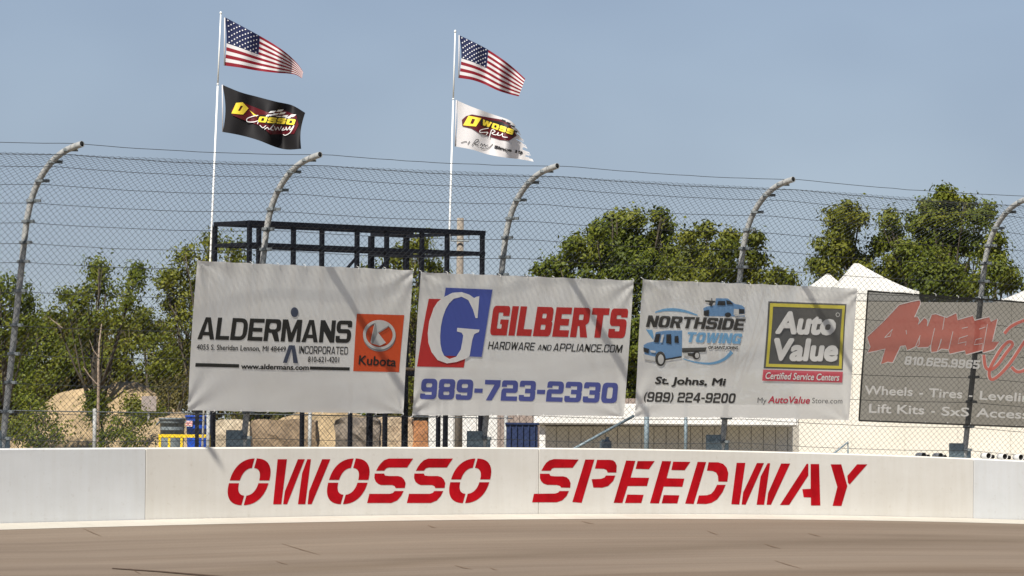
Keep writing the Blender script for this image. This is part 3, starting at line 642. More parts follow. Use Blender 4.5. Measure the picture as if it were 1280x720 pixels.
block('lettering', 'GILBERTS', ch_([(82, 297)])[0], ch_([(1225, 322)])[0], 37, p2, 1, I_['red'], b2, lean=.07, italic=.07, sx=.37, sy=.23, r=.2, gap=.10)
block('lettering', 'HARDWARE', ch_([(66, 415)])[0], ch_([(462, 426)])[0], 9.8, p2, 1, I_['black'], b2, sx=.20, sy=.14, r=.3, gap=.15, italic=.13)
block('lettering', 'AND', ch_([(485, 424)])[0], ch_([(600, 427)])[0], 7.2, p2, 1, I_['black'], b2, sx=.20, sy=.14, r=.3, gap=.15, italic=.13)
block('lettering', 'APPLIANCE.COM', ch_([(614, 430)])[0], ch_([(1192, 443)])[0], 9.8, p2, 1, I_['black'], b2, sx=.20, sy=.14, r=.3, gap=.15, italic=.13)
block('lettering', '989-723-2330', c5([(78, 617)])[0], c5([(886, 635)])[0], 25.5, p2, 1, I_['violet'], b2, lean=.07, italic=.03, sx=.31, sy=.22, r=.26, gap=.10)

# banner 3
b3, p3 = banner('banner', 'white mesh banner with blue tow trucks and a yellow bordered black square', [(804, 349), (1071.5, 360), (1060, 525.5), (793, 521.5)], 3, M['vinyl_mesh'])
ct = cq((795, 360), 6.547); c6 = cq((790, 330), 3.428); ca = cq((945, 365), 4.8)
strokes('print', [smooth_line(ct([(160, 200), (230, 182), (310, 178), (400, 190), (500, 222)]))], [1.2 + 2.8 * math.sin(math.pi * min(1, i / 24)) for i in range(25)], p3, 1, I_['sky'], b3, label='light blue swoosh over NORTHSIDE')
strokes('print', [smooth_line(ct([(390, 580), (500, 610), (620, 618), (720, 585), (785, 522)]))], [1 + 3.6 * i / 24 for i in range(25)], p3, 1, I_['sky'], b3, label='light blue swoosh under the trucks')
polys('print', [ct([(88, 340), (140, 345), (152, 400), (145, 425), (118, 385)])], p3, 1, I_['sky'], b3)
block('lettering', 'NORTHSIDE', ct([(86, 320)])[0], ct([(880, 347)])[0], 14.6, p3, 2, I_['charcoal'], b3, sx=.33, sy=.22, r=.3, gap=.08, italic=.16)
block('lettering', 'TOWING', ct([(408, 444)])[0], ct([(856, 456)])[0], 12.8, p3, 2, I_['sky'], b3, sx=.34, sy=.23, r=.3, gap=.09, italic=.16)
text('lettering', 'OF SAINT JOHNS', ct([(588, 497)])[0], ct([(830, 500)])[0], 3.6, p3, 2, I_['charcoal'], b3, bold=.03, italic=.16)
tr1 = empty  # truck pictures are flat print
polys('print', [ct([(68, 468), (100, 450), (150, 440), (168, 362), (250, 348), (380, 348), (380, 560), (300, 580), (240, 578), (235, 530), (200, 518), (170, 540), (160, 575), (75, 555)])], p3, 1, I_['cab'], b3, label='light blue crew cab flatbed truck picture')
polys('print', [ct(P) for P in [[(168, 378), (205, 374), (188, 448), (150, 444)], [(252, 380), (290, 378), (292, 460), (250, 452)], [(318, 396), (348, 390), (352, 450), (318, 448)], [(64, 486), (112, 500), (106, 535), (66, 522)], [(380, 492), (578, 486), (568, 522), (380, 528)], [(385, 530), (520, 536), (480, 566), (390, 545)], [(240, 580), (375, 556), (375, 572), (245, 592)]] + []] + [ct(ellipse(203, 580, 42, 60)), ct(ellipse(495, 552, 30, 34))], p3, 3, I_['charcoal'], b3, label='truck windows, grille, bed and tyres')
polys('print', [ct([(60, 540), (158, 562), (160, 600), (66, 582)]), ct(ellipse(205, 584, 24, 40)), ct(ellipse(500, 552, 17, 22)), ct([(212, 384), (232, 380), (218, 446), (200, 446)]), ct([(120, 508), (165, 516), (160, 532), (122, 526)]), ct([(385, 532), (425, 534), (425, 556), (385, 552)])], p3, 4, I_['silver'], b3)
polys('print', [ct([(545, 165), (575, 150), (640, 140), (648, 82), (745, 84), (800, 128), (860, 140), (884, 160), (884, 232), (560, 228)])], p3, 1, I_['cab'], b3, label='light blue tow truck picture above NORTHSIDE')
polys('print', [ct(P) for P in [[(665, 104), (722, 104), (722, 140), (655, 140)], [(730, 98), (762, 104), (790, 132), (735, 134)], [(558, 98), (640, 103), (642, 118), (622, 120), (612, 150), (590, 138), (592, 116), (560, 112)], [(548, 186), (592, 176), (588, 232), (548, 224)], [(835, 168), (880, 172), (878, 210), (835, 206)], [(608, 80), (614, 80), (616, 104), (608, 104)]]] + [ct(ellipse(745, 218, 26, 20))], p3, 3, I_['charcoal'], b3)
polys('print', [ct([(792, 168), (834, 172), (834, 226), (790, 216)]), ct([(800, 216), (884, 210), (884, 222), (800, 228)])], p3, 4, I_['silver'], b3)
text('lettering', 'St. Johns, Mi', c6([(98, 514)])[0], c6([(402, 522)])[0], 9.2, p3, 1, I_['charcoal'], b3, bold=.035, italic=.16)
block('lettering', '(989) 224-9200', c6([(46, 590)])[0], c6([(444, 597)])[0], 12.4, p3, 1, I_['charcoal'], b3, sx=.28, sy=.18, r=.34, gap=.12, italic=.12)
polys('emblem', [ca([(72, 55), (542, 72), (515, 468), (45, 458)])], p3, 1, I_['dark2'], b3, label='black square with a yellow border reading Auto Value')
polys('print', [[ca([(82, 66), (533, 81), (508, 460), (57, 448)]), ca([(100, 87), (516, 101), (492, 442), (74, 430)])]], p3, 2, I_['yellow'], b3)
text('lettering', 'Auto', ca([(108, 249)])[0], ca([(478, 258)])[0], 28, p3, 3, I_['white2'], b3, bold=.05, italic=.16)
text('lettering', 'Value', ca([(82, 410)])[0], ca([(488, 415)])[0], 28, p3, 3, I_['white2'], b3, bold=.05, italic=.10)
polys('print', [[ca(ellipse(488, 136, 12, 13)), ca(ellipse(488, 136, 9, 10))]], p3, 3, I_['white2'], b3)
polys('print', [ca([(42, 465), (515, 477), (510, 542), (37, 532)])], p3, 3, I_['pink'], b3, label='crimson strip reading Certified Service Centers')
text('lettering', 'Certified Service Centers', ca([(52, 521)])[0], ca([(492, 531)])[0], 8.4, p3, 4, I_['white2'], b3, bold=.02, italic=.12)
text('lettering', 'My', ca([(12, 665)])[0], ca([(65, 667)])[0], 6.6, p3, 1, I_['grey'], b3)
text('lettering', 'AutoValue', ca([(74, 667)])[0], ca([(322, 670)])[0], 8.8, p3, 1, I_['pink'], b3, bold=.025, italic=.16)
text('lettering', 'Store.com', ca([(333, 666)])[0], ca([(512, 668)])[0], 6.6, p3, 1, I_['grey'], b3, bold=.008)

# banner 4
b4, p4 = banner('banner', 'see-through dark grey mesh banner with red 4WHEEL lettering, rightmost of the hung banners', [(1085, 362.5), (1480, 391), (1468, 542), (1072, 526.5)], 4, M['darkmesh'], na=196, nb=84)
cw = cq((1078, 365), 7.58); cx = cq((1170, 365), 6.0); c7 = cq((1060, 330), 3.132)
top = cw([(40, 425), (205, 270), (345, 120), (460, 90), (540, 75), (548, 110), (492, 238), (520, 232), (538, 262), (525, 305), (582, 240), (612, 262), (610, 322), (650, 212), (690, 205)]) + cx([(75, 190), (150, 155), (158, 208), (275, 175), (288, 212), (400, 185), (412, 220), (465, 200), (420, 372), (475, 372), (430, 432), (350, 455), (340, 438), (218, 470), (212, 440), (98, 465), (88, 432)])
bot = cw([(745, 540), (706, 565), (648, 572), (640, 500), (620, 525), (520, 528), (510, 515), (425, 555), (405, 508), (362, 515), (290, 670), (240, 665), (172, 685), (215, 540), (45, 578), (72, 520)])
W4 = top + bot
polys('emblem', [W4], p4, 1, I_['mred'], b4, label='jagged red 4WHEEL lettering edged in white')
strokes('print', [W4 + W4[:2]], 1.25, p4, 2, I_['mwhite'], b4)
strokes('print', [cw([(210, 432), (285, 352), (262, 418), (210, 432)]), cw([(540, 420), (535, 500), (510, 520)]), cw([(545, 410), (500, 520)]), cw([(680, 340), (650, 480), (640, 560)]), cw([(745, 450), (706, 562)]), cw([(412, 360), (416, 400)]), cx([(60, 190), (45, 282)]), cx([(122, 295), (92, 430)]), cx([(35, 350), (18, 420)]), cx([(235, 262), (190, 272)]), cx([(235, 325), (170, 345), (160, 385), (222, 372), (216, 400)]), cx([(370, 262), (320, 278)]), cx([(340, 345), (295, 355), (280, 395), (345, 385), (340, 430)]), cx([(385, 240), (345, 440)])], .9, p4, 2, I_['mwhite'], b4)
scr = [smooth_line(cx([(512, 312), (560, 262), (640, 222), (760, 190), (860, 230)])), smooth_line(cx([(352, 470), (365, 560), (405, 580), (455, 545), (520, 460), (572, 395), (545, 372), (490, 420), (425, 520), (392, 600), (410, 655), (470, 620), (560, 520), (680, 350), (760, 250)])), smooth_line(cx([(560, 560), (610, 598), (700, 560), (820, 440)]))]
strokes('print', scr, 5.6, p4, 2, I_['mwhite'], b4); strokes('print', scr, 3.9, p4, 3, I_['mred'], b4, label='red script lettering edged in white')
T7 = lambda txt, a, b, cap, **k: text('lettering', txt, c7([a])[0], c7([b])[0], cap, p4, 6, I_['mwhite'], b4, **k)
block('lettering', '810.625.9965', c7([(220, 394)])[0], c7([(512, 410)])[0], 10.6, p4, 3, I_['mwhite'], b4, sx=.30, sy=.19, r=.34, gap=.12, italic=.10)
T7('Wheels', (62, 510), (252, 517), 11, bold=.018); T7('-', (278, 519), (292, 519.5), 11, bold=.018); T7('Tires', (315, 521), (445, 526), 11, bold=.018); T7('-', (470, 528), (484, 528.5), 11, bold=.018); T7('Leveling', (512, 530), (740, 541), 11, bold=.018)
T7('Lift Kits', (78, 581), (298, 589), 11, bold=.018); T7('-', (325, 590), (339, 590.5), 11, bold=.018); T7('SxS', (365, 593), (472, 597), 11, bold=.018); T7('Accessories', (500, 598), (850, 612), 11, bold=.018)
strokes('print', [[(1085.6, 364), (1280, 378), (1479, 392.3)], [(1072.6, 525.5), (1300, 534.5), (1467, 541)], [(1085.6, 363), (1072.8, 526)]], 2.0, p4, 1, I_['black'], b4, label='black hem')

# ------------------------------------------------------------------ black steel viewing stand
st_d = 93.0; Bc = at(312, 278.5, st_d); th = math.radians(41.0); tv = np.array([math.cos(th), math.sin(th), 0]); mv = np.array([-math.sin(th), math.cos(th), 0]); GZ = .78
def stp(a, b, z): return np.array([Bc[0], Bc[1], 0]) + tv * a + mv * b + np.array([0, 0, z])
stand = empty('viewing_stand', stp(2.5, .5, GZ), 'black steel tube viewing stand with railings, seen above the two left banners', 'stand')
ztop = Bc[2]; zmid = at(312, 305.5, st_d)[2]
def sx(u, b, v=300):            # along-stand coordinate of a pixel column
    lo, hi = -4, 12
    for _ in range(40):
        mdl = (lo + hi) / 2
        if project(stp(mdl, b, ztop))[0] < u: lo = mdl
        else: hi = mdl
    return (lo + hi) / 2
La = sx(603, 0); DEP = .95
print('stand length', La, project(stp(La, 0, ztop)), project(stp(0, DEP, ztop)), project(stp(La, 2.1, ztop)))
def bar(a, b, wd=.07, name='rail', m=None):
    a = np.array(a); b = np.array(b); d = b - a; Ln = np.linalg.norm(d); d = d / Ln; u = np.cross(d, (0, 0, 1.0))
    if np.linalg.norm(u) < 1e-3: u = tv
    u = u / np.linalg.norm(u); w_ = np.cross(d, u); mb = MB(); mb.box((a + b) / 2, (Ln, wd, wd), (d, u, w_)); return mb.build(name, m or M['blacksteel'], stand)
front = [sx(u, 0) for u in (312, 367, 402.6, 446.5, 483.5, 527.5, 559, 603)]
for i, a in enumerate(front): bar(stp(a, 0, GZ if i in (4, 6, 7) else 2.55), stp(a, 0, ztop - .037), .066, 'upright')
back = [sx(268.8, DEP), sx(323.7, DEP)]
for i, a in enumerate(back): bar(stp(a, DEP, GZ if i == 0 else 2.55), stp(a, DEP, ztop - .037), .066, 'upright')
a0 = back[0]
for z, wd in ((ztop, .085), (zmid, .075)):
    bar(stp(-.03, 0, z), stp(La + .04, 0, z), wd); bar(stp(a0, DEP, z), stp(La - .9, DEP, z), wd * .8); bar(stp(a0, DEP, z + .002), stp(-.03, 0.03, z + .002), wd * .8)
    bar(stp(La, .05, z), stp(La, 2.1, z), wd * .7); bar(stp(La - .82, 2.1, z), stp(La + .03, 2.1, z - .002), wd * .7); bar(stp(La - .82, DEP, z), stp(La - .82, 2.08, z), wd * .7)
for a in (La, La - .82): bar(stp(a, 2.1, GZ), stp(a, 2.1, ztop - .03), .085, 'upright')
for u in (447, 487): bar(stp(sx(u, 0), .4, zmid - .42), stp(sx(u + 18, 0), .4, zmid - .12), .04, 'brace')
for u in (380, 440, 550): bar(stp(sx(u, .1), .1, GZ), stp(sx(u, .1), .1, 2.5), .06, 'upright')
for k in range(12):             # deck boards
    mb = MB(); y0 = .04 + k * .08; mb.box(stp(La / 2, y0 + .035, 2.58), (La - .1, .07, .035), (tv, mv, (0, 0, 1))); mb.build('deck_board', mat('deck_timber', (.16, .12, .08), rough=.9) if k == 0 else bpy.data.materials['deck_timber'], stand)
bar(stp(0, 0, 2.5), stp(La, 0, 2.5), .08); bar(stp(0, DEP, 2.5), stp(La, DEP, 2.5), .08)
# single black post in front of the cans
o = MB(); bp = at(246, 560, 99); o.box((bp[0], bp[1], (2.2 + GZ) / 2), (.07, .07, 2.2 - GZ)); tag(o.build('steel_post', M['blacksteel']), 'thin black square steel post in front of the blue barrel', 'post')

# ------------------------------------------------------------------ flagpoles and flags
M['wood'] = mat('weathered_pole_wood', (.20, .17, .14), (.28, .25, .21), rough=.9, scale=10, stretch=(1, 1, .1), bump=.3)
def flagpole(top, mid, d, label):
    P = [at(top[0], top[1], d), at(mid[0], mid[1], d)]; dr = (P[1] - P[0]) / (P[0][2] - P[1][2]); base = P[0] + dr * (P[0][2] - GZ)
    r = empty('flagpole', base, label, 'flagpole', 'white flagpoles on the viewing stand')
    mb = MB(); mb.tube([base, P[1], P[0] + (P[1] - P[0]) * .35], [.019, .017, .016], 10); mb.build('pole', M['white_pole'], r, True)
    mb = MB(); mb.tube([P[0] + (P[1] - P[0]) * .345, P[0] + (P[1] - P[0]) * .34], [.021, .021], 10); mb.tube([P[0] + (P[1] - P[0]) * .34, P[0]], [.014, .011], 10); mb.build('upper_pole', M['white_pole'], r, True)
    mb = MB(); mb.lathe(P[0], [(.001, .04), (.017, .03), (.021, .01), (.015, -.01), (.001, -.012)], 12); mb.build('pole_cap', M['white_pole'], r, True)
    return P
flagpole((276, 17), (265, 275), 94.6, 'white flagpole with the black speedway flag, left one of the two poles')
flagpole((569, 40), (562, 285), 96.5, 'white flagpole with the white speedway flag, right one of the two poles')
def edge_fn(P):
    P = np.array(smooth_line(P, 8)); L = np.concatenate([[0], np.cumsum(np.hypot(*np.diff(P, axis=0).T))]); L /= L[-1]
    return lambda t: np.stack([np.interp(t, L, P[:, 0]), np.interp(t, L, P[:, 1])], -1)
def flag(label, topE, botE, d, mats, mi_fn, amp=.05, waves=2.2, na=78, nb=39, ph=0.0, left=None, right=None, group='flags flying from the flagpoles'):
    ft = edge_fn(topE); fb = edge_fn(botE); a = np.linspace(0, 1, na + 1); Tt = ft(a); Bb = fb(a); G = []; D = []
    x0 = topE[0][0]; w_ = max(topE[-1][0], botE[-1][0]) - x0
    def depth(u, v):
        t = (u - x0) / w_; return d + amp * (t * 1.4 + .1) * np.sin(6.28 * waves * t + 1.9 * (v - topE[0][1]) / 60 + ph) + .45 * amp * np.sin(6.28 * 3.7 * t - (v - topE[0][1]) / 14 + ph) * t
    for j in range(nb + 1):
        b = j / nb
        for i in range(na + 1):
            p = Tt[i] * (1 - b) + Bb[i] * b
            if left: p = p + np.array([left * math.sin(math.pi * b) * (1 - a[i]) ** 3, 0])
            if right: p = p + np.array([right * math.sin(math.pi * b) * a[i] ** 4, 0])
            G.append(p)
    P = [at(p[0], p[1], float(depth(p[0], p[1]))) for p in G]
    root = empty('flag', P[0], label, 'flag', group)
    Q = []; MI = []
    for j in range(nb):
        for i in range(na):
            k = mi_fn(i / na, j / nb)
            if k < 0: continue
            Q.append((j * (na + 1) + i, j * (na + 1) + i + 1, (j + 1) * (na + 1) + i + 1, (j + 1) * (na + 1) + i)[::-1]); MI.append(k)
    mesh('cloth', P, Q, mats, root, True, MI)
    def pts(UVp, k): kk = np.broadcast_to(k, (len(UVp),)); return np.array([at(u, v, float(depth(u, v)) - .008 - .008 * kk[i]) for i, (u, v) in enumerate(UVp)])
    def gridpx(aa, bb): 
        i = aa * na; j = bb * nb; i0 = min(int(i), na - 1); j0 = min(int(j), nb - 1); fi = i - i0; fj = j - j0; g = lambda x, y: G[y * (na + 1) + x]
        return (g(i0, j0) * (1 - fi) + g(i0 + 1, j0) * fi) * (1 - fj) + (g(i0, j0 + 1) * (1 - fi) + g(i0 + 1, j0 + 1) * fi) * fj
    # white hoist band and snap hooks
    return root, pts, gridpx
cl = lambda n, c: mat(n, c, rough=.7, transl=.35)
M['f_red'] = cl('flag_red_cloth', (.24, .007, .02)); M['f_white'] = cl('flag_white_cloth', (.72, .70, .71)); M['f_blue'] = cl('flag_blue_cloth', (.016, .023, .085)); M['f_black'] = cl('flag_black_cloth', (.012, .011, .013))
def us(a, b):
    if a < .41 and b < 7 / 13 - 1e-6: return 2
    return 0 if int(b * 13 + 1e-6) % 2 == 0 else 1
def stars(root, pts, gp):
    V = []; Fc = []
    for r in range(9):
        for c in range(6 if r % 2 == 0 else 5):
            aa = .41 * ((c + (.5 if r % 2 == 0 else 1.0)) / 6.0); bb = (7 / 13) * ((r + .6) / 9.2); p = gp(aa, bb); b = len(V)
            for k in range(10):
                t = math.pi / 5 * k - math.pi / 2; rr = (1.15 if k % 2 == 0 else .5); V.append((p[0] + rr * math.cos(t), p[1] + rr * math.sin(t)))
            V.append(tuple(p)); Fc += [(b + k, b + (k + 1) % 10, b + 10) for k in range(10)]
    emit('stars', V, Fc, pts, 1, I_['fwhite'], root, 0)['kind'] = 'stuff'
def hoist(root, a, b, d, mt=None):
    A_1 = at(*a, d); B_1 = at(*b, d); mb = MB(); mb.tube([A_1, (A_1 + B_1) / 2, B_1], [.012, .012, .012], 6); mb.build('hoist_band', mt or M['f_white'], root, True)
us_red = [M['f_red'], M['f_white'], M['f_blue']]
r1, f1, g1 = flag('striped US flag flying above the black flag on the left pole', [(281, 21.5), (303, 33), (325, 45), (345, 57), (360, 68), (372, 80), (379, 90)], [(280.5, 82), (300, 84.5), (320, 88), (345, 91), (360, 92), (370, 93.5), (377.5, 98)], 94.6, us_red, us, amp=.13, left=2.5)
stars(r1, f1, g1); hoist(r1, (281, 22), (280.5, 82), 94.6)
r2, f2, g2 = flag('striped US flag flying above the white flag on the right pole', [(574, 44), (592, 52.5), (610, 62), (628, 74), (642, 85), (656.5, 98.5)], [(573.5, 97.5), (590, 100), (605, 105), (622, 113), (636, 117.5), (648.5, 120.5)], 96.5, us_red, us, amp=.11, left=3.0, ph=1.0)
stars(r2, f2, g2); hoist(r2, (574, 44), (573.5, 97.5), 96.5)
r3, f3, g3 = flag('black flag with yellow and white Owosso Speedway lettering on the left pole', [(278, 106), (300, 115), (322, 121), (345, 127), (365, 131.5), (381.5, 141)], [(278.5, 165), (300, 169), (322, 175), (345, 184), (360, 187), (376.5, 186)], 94.6, [M['f_black']], lambda a, b: 0, amp=.14, left=3.5, right=-3, ph=2.0)
hoist(r3, (278, 106), (278.5, 165), 94.6)
cf = cq((280, 115), 10.286)
polys('print', [cf([(90, 240), (150, 150), (240, 135), (560, 260), (760, 230), (930, 300), (960, 420), (900, 540), (600, 545), (480, 440), (280, 370), (110, 300)])], f3, 1, I_['fred'], r3, step=2, label='dark maroon shape behind the lettering')
polys('lettering', [[cf([(95, 275), (155, 140), (240, 132), (315, 210), (245, 290)]), cf([(180, 240), (215, 175), (245, 180), (205, 245)])]], f3, 2, I_['fyellow'], r3, step=2, label='large yellow O')
polys('lettering', [cf([(330, 235), (350, 250), (400, 290), (430, 300), (420, 320), (380, 300)])], f3, 2, I_['fyellow'], r3, step=2, label='folded w')
polys('print', [cf([(420, 340), (470, 290), (940, 345), (905, 440), (560, 412), (480, 395)])], f3, 2, I_['fblack'], r3, step=2)
block('lettering', 'OSSO', cf([(432, 385)])[0], cf([(915, 424)])[0], 7.0, f3, 3, I_['fyellow'], r3, lean=0, italic=.35, sx=.34, sy=.25, r=.2, gap=.12, step=2)
strokes('lettering', [smooth_line(cf(P)) for P in [[(440, 300), (380, 310), (300, 340), (300, 380), (380, 385), (440, 370), (430, 410)], [(460, 425), (500, 460), (540, 430)], [(520, 480), (560, 455), (580, 480), (640, 420), (600, 480), (640, 490)], [(650, 440), (665, 490), (690, 450), (710, 490), (740, 440)], [(770, 460), (745, 490), (790, 480), (800, 450), (810, 490), (850, 440)], [(850, 440), (850, 490), (900, 430), (850, 520), (790, 555), (760, 545)]]], .9, f3, 3, I_['fwhite'], r3, step=2, label='white script word Speedway')
polys('print', [cf([(x, y), (x + 70, y - 4), (x + 40, y + 22), (x - 30, y + 26)]) for x, y in ((600, 245), (700, 228), (640, 275), (730, 262), (560, 290), (670, 310), (760, 300), (860, 292), (800, 318))], f3, 2, I_['fwhite'], r3, step=2, label='chequered flag squares')
def tatter(a, b):
    lim = 1.0 - .10 * max(0, math.sin(b * 31)) - .05 * max(0, math.sin(b * 83 + 1)) * (b < .8)
    return 0 if a < lim else -1
r4, f4, g4 = flag('torn white flag with yellow Owosso lettering on the right pole', [(570.5, 125), (586, 132), (602, 138), (622, 145), (638, 151), (647, 160)], [(569, 183), (590, 187), (610, 193), (632, 197), (650, 199), (667, 202)], 96.5, [M['f_white']], tatter, amp=.12, left=2.0, ph=.5)
cf2 = cq((570, 130), 9.6)
polys('print', [cf2([(70, 190), (120, 145), (190, 125), (330, 150), (540, 185), (640, 240), (700, 330), (730, 380), (640, 440), (520, 430), (380, 380), (280, 350), (180, 290), (75, 265)])], f4, 1, I_['fred'], r4, step=2, label='maroon outline behind the lettering')
polys('lettering', [[cf2([(85, 255), (150, 140), (305, 170), (240, 270)]), cf2([(170, 235), (195, 175), (230, 185), (205, 240)])]], f4, 2, I_['fyellow'], r4, step=2, label='large yellow O')
polys('print', [cf2([(300, 180), (560, 215), (690, 330), (700, 395), (540, 315), (290, 250)])], f4, 2, I_['fblack'], r4, step=2)
block('lettering', 'WOSS', cf2([(305, 248)])[0], cf2([(690, 372)])[0], 6.6, f4, 3, I_['fyellow'], r4, lean=0, italic=.3, sx=.34, sy=.28, r=.2, gap=.12, step=2)
strokes('lettering', [smooth_line(cf2(P)) for P in [[(390, 290), (300, 310), (290, 340), (380, 340), (360, 370)], [(400, 400), (430, 310), (470, 330), (430, 350), (480, 370), (510, 340), (500, 375), (540, 370), (560, 350), (560, 390), (620, 400)]]], .9, f4, 3, I_['fwhite'], r4, step=2, label='white script word Speedway')
strokes('lettering', [smooth_line(cf2(P)) for P in [[(60, 465), (110, 450), (130, 455)], [(140, 485), (165, 445)], [(190, 500), (240, 430), (270, 430), (250, 465), (220, 470), (270, 500)], [(290, 500), (310, 475), (320, 500), (345, 480), (350, 505), (385, 490)], [(440, 480), (400, 520), (350, 540), (310, 530), (290, 520)]]], .8, f4, 1, I_['fblack'], r4, step=2, label='black script word Racing')
text('lettering', 'Since 19', cf2([(455, 530)])[0], cf2([(800, 605)])[0], 3.8, f4, 1, I_['fblack'], r4, lean=0, bold=.05, italic=.2, step=2)
polys('print', [cf2([(x, y), (x + 50, y + 20), (x + 40, y + 36), (x - 8, y + 16)]) for x, y in ((550, 180), (610, 210), (660, 250), (600, 240), (650, 290), (690, 310))], f4, 2, I_['fblack'], r4, step=2, label='chequered flag squares')
hoist(r4, (570.5, 125), (569, 183), 96.5)

# utility pole behind the stand
up_ = empty('utility_pole', (*at(575, 500, 112)[:2], GZ), 'weathered wooden utility pole behind the right end of the black stand', 'utility pole')
t_ = at(575.5, 272.5, 112); mb = MB(); mb.tube([(t_[0], t_[1], GZ), (t_[0], t_[1], t_[2])], [.085, .07], 12); mb.build('pole', M['wood'], up_, True)
mb = MB(); z0 = at(575, 301, 111.8)[2]; x_ = lambda u: at(u, 300, 111.8)[0]; y_ = t_[1] - .12
mb.tube([(x_(564), y_, z0 + .12), (x_(564), y_, z0), (x_(586), y_, z0), (x_(586), y_, z0 + .12)], .018, 6); mb.build('steel_loop', M['galv_dark'], up_)

# ------------------------------------------------------------------ things behind the wall
def gbox(name, label, cat, u0, v0, u1, d, dep, mt, z0=GZ, bev=.02, parent=None, ax_deg=0):
    A = at(u0, v0, d); Bq = at(u1, v0, d); top_z = (A[2] + Bq[2]) / 2; wd = Bq[0] - A[0]; cxx = (A[0] + Bq[0]) / 2
    mb = MB(); mb.box((cxx, d + dep / 2, (z0 + top_z) / 2), (wd, dep, top_z - z0), bev=bev); o = mb.build(name, mt, parent)
    if label: tag(o, label, cat)
    return o, (A[0], Bq[0], z0, top_z)
# bins
def can(u0, u1, vtop, d, mt, label, cat, handles=True, flip=False):
    A = at(u0, vtop, d); Bq = at(u1, vtop, d); r = (Bq[0] - A[0]) / 2; c = ((A[0] + Bq[0]) / 2, d, 0); h = A[2] - GZ
    root = empty('trash_can' if handles else 'plastic_barrel', (c[0], c[1], GZ), label, cat)
    mb = MB(); mb.lathe((c[0], c[1], GZ), [(0.001, 0.002), (r * .78, 0.002), (r * .80, .03), (r * .93, h * .82), (r * .90, h * .84), (r * .97, h * .95), (r, h * .96), (r * 1.0, h), (r * .95, h), (r * .90, h * .6), (.001, h * .58)], 28); mb.build('body', mt, root, True)
    mb = MB(); mb.lathe((c[0], c[1], GZ + h - .015), [(r * .98, -.02), (r * 1.05, -.02), (r * 1.06, .012), (r * .98, .02)], 28); mb.build('rim', mt, root, True)
    if handles:
        for sgn in (-1, 1):
            mb = MB(); x0 = c[0] + sgn * r * .96; mb.tube([(x0, c[1] - .09, GZ + h * .93), (x0 + sgn * .06, c[1] - .07, GZ + h * .86), (x0 + sgn * .06, c[1] + .07, GZ + h * .86), (x0, c[1] + .09, GZ + h * .93)], .016, 6); mb.build('handle', mt, root, True)
    return root, c, r, h
M['greyplastic'] = mat('grey_plastic', (.13, .155, .165), (.18, .205, .21), rough=.5, scale=8)
M['blueplastic'] = mat('blue_plastic', (.006, .045, .32), (.012, .07, .42), rough=.35, scale=8)
M['yellow'] = mat('yellow_rail_paint', (.80, .55, .015), rough=.45)
can(199, 232, 522.5, 107, M['greyplastic'], 'grey round trash can with side handles behind the yellow rail', 'trash can')
rb, cb, rr_, hb = can(232, 266, 519.5, 106.2, M['blueplastic'], 'bright blue plastic barrel with a small red and white sticker', 'barrel', handles=False)
def on_can(UVp, k):
    out = []
    for u, v in UVp:
        x = at(u, v, 106.2)[0]; z = at(u, v, 106.0)[2]; q = max(-1, min(1, (x - cb[0]) / (rr_ * .95))); out.append((cb[0] + (rr_ + .004 + .003 * k) * q, cb[1] - (rr_ + .004 + .003 * k) * math.sqrt(1 - q * q * .98), z))
    return np.array(out)
polys('sticker', [[(234, 526), (242, 526), (242, 533), (234, 533)]], on_can, 1, I_['white'], rb, step=2)
polys('sticker_stripes', [[(234, 527 + k * 2), (242, 527 + k * 2), (242, 528 + k * 2), (234, 528 + k * 2)] for k in range(3)], on_can, 2, I_['red'], rb, step=2)
yr = empty('yellow_rail', (*at(230, 560, 104)[:2], GZ), 'bright yellow steel guard rail in front of the cans', 'rail')
z1 = at(230, 545, 104)[2]
mb = MB(); mb.box(((at(198, 545, 104)[0] + at(266, 545, 104)[0]) / 2, 104, z1), (at(266, 545, 104)[0] - at(198, 545, 104)[0], .06, .06)); mb.build('top_rail', M['yellow'], yr)
for u in (200, 211.5, 227, 263):
    mb = MB(); xx = at(u, 545, 104)[0]; mb.box((xx, 104, (GZ + z1 - .031) / 2), (.045, .045, z1 - .031 - GZ)); mb.build('leg', M['yellow'], yr)
# rough concrete blocks and boulders
def block(name, label, u0, u1, v, d, dep, c, c2, seed, cat='concrete block', jag=.05, bevel=.03):
    A = at(u0, v, d); Bq = at(u1, v, d); r = random.Random(seed); bm = bmesh.new(); bmesh.ops.create_cube(bm, size=1)
    bmesh.ops.subdivide_edges(bm, edges=bm.edges[:], cuts=7, use_grid_fill=True); W = Bq[0] - A[0]; Hh = A[2] - GZ + .1
    from mathutils import noise as mn
    for q in bm.verts:
        p = Vector((q.co.x * W, q.co.y * dep, q.co.z * Hh)); f = mn.noise(p * 2.3 + Vector((seed, 0, 0))) + .5 * mn.noise(p * 6 + Vector((0, seed, 0))); f2 = mn.noise(p * 3.1 + Vector((0, 0, seed)))
        k = 1 - .10 * max(0, (abs(q.co.x) + abs(q.co.z) - .82)) * 2
        q.co = Vector((p.x * k + jag * f2, p.y + jag * f * 1.4, p.z * k + jag * f * .9))
    bm.normal_update(); me = bpy.data.meshes.new(name); bm.to_mesh(me); bm.free(); mt = mat(name + '_surface_%d' % seed, c, c2, rough=.95, scale=5, bump=.8, bscale=22, detail=9)
    o = link(name, me, mt); o.location = ((A[0] + Bq[0]) / 2, d + dep / 2, GZ + Hh / 2 - .1); tag(o, label, cat); return o
block('stone_block', 'pale sandy stone block just right of the blue barrel', 267, 312, 525, 108, .9, (.52, .44, .32), (.38, .31, .22), 1)
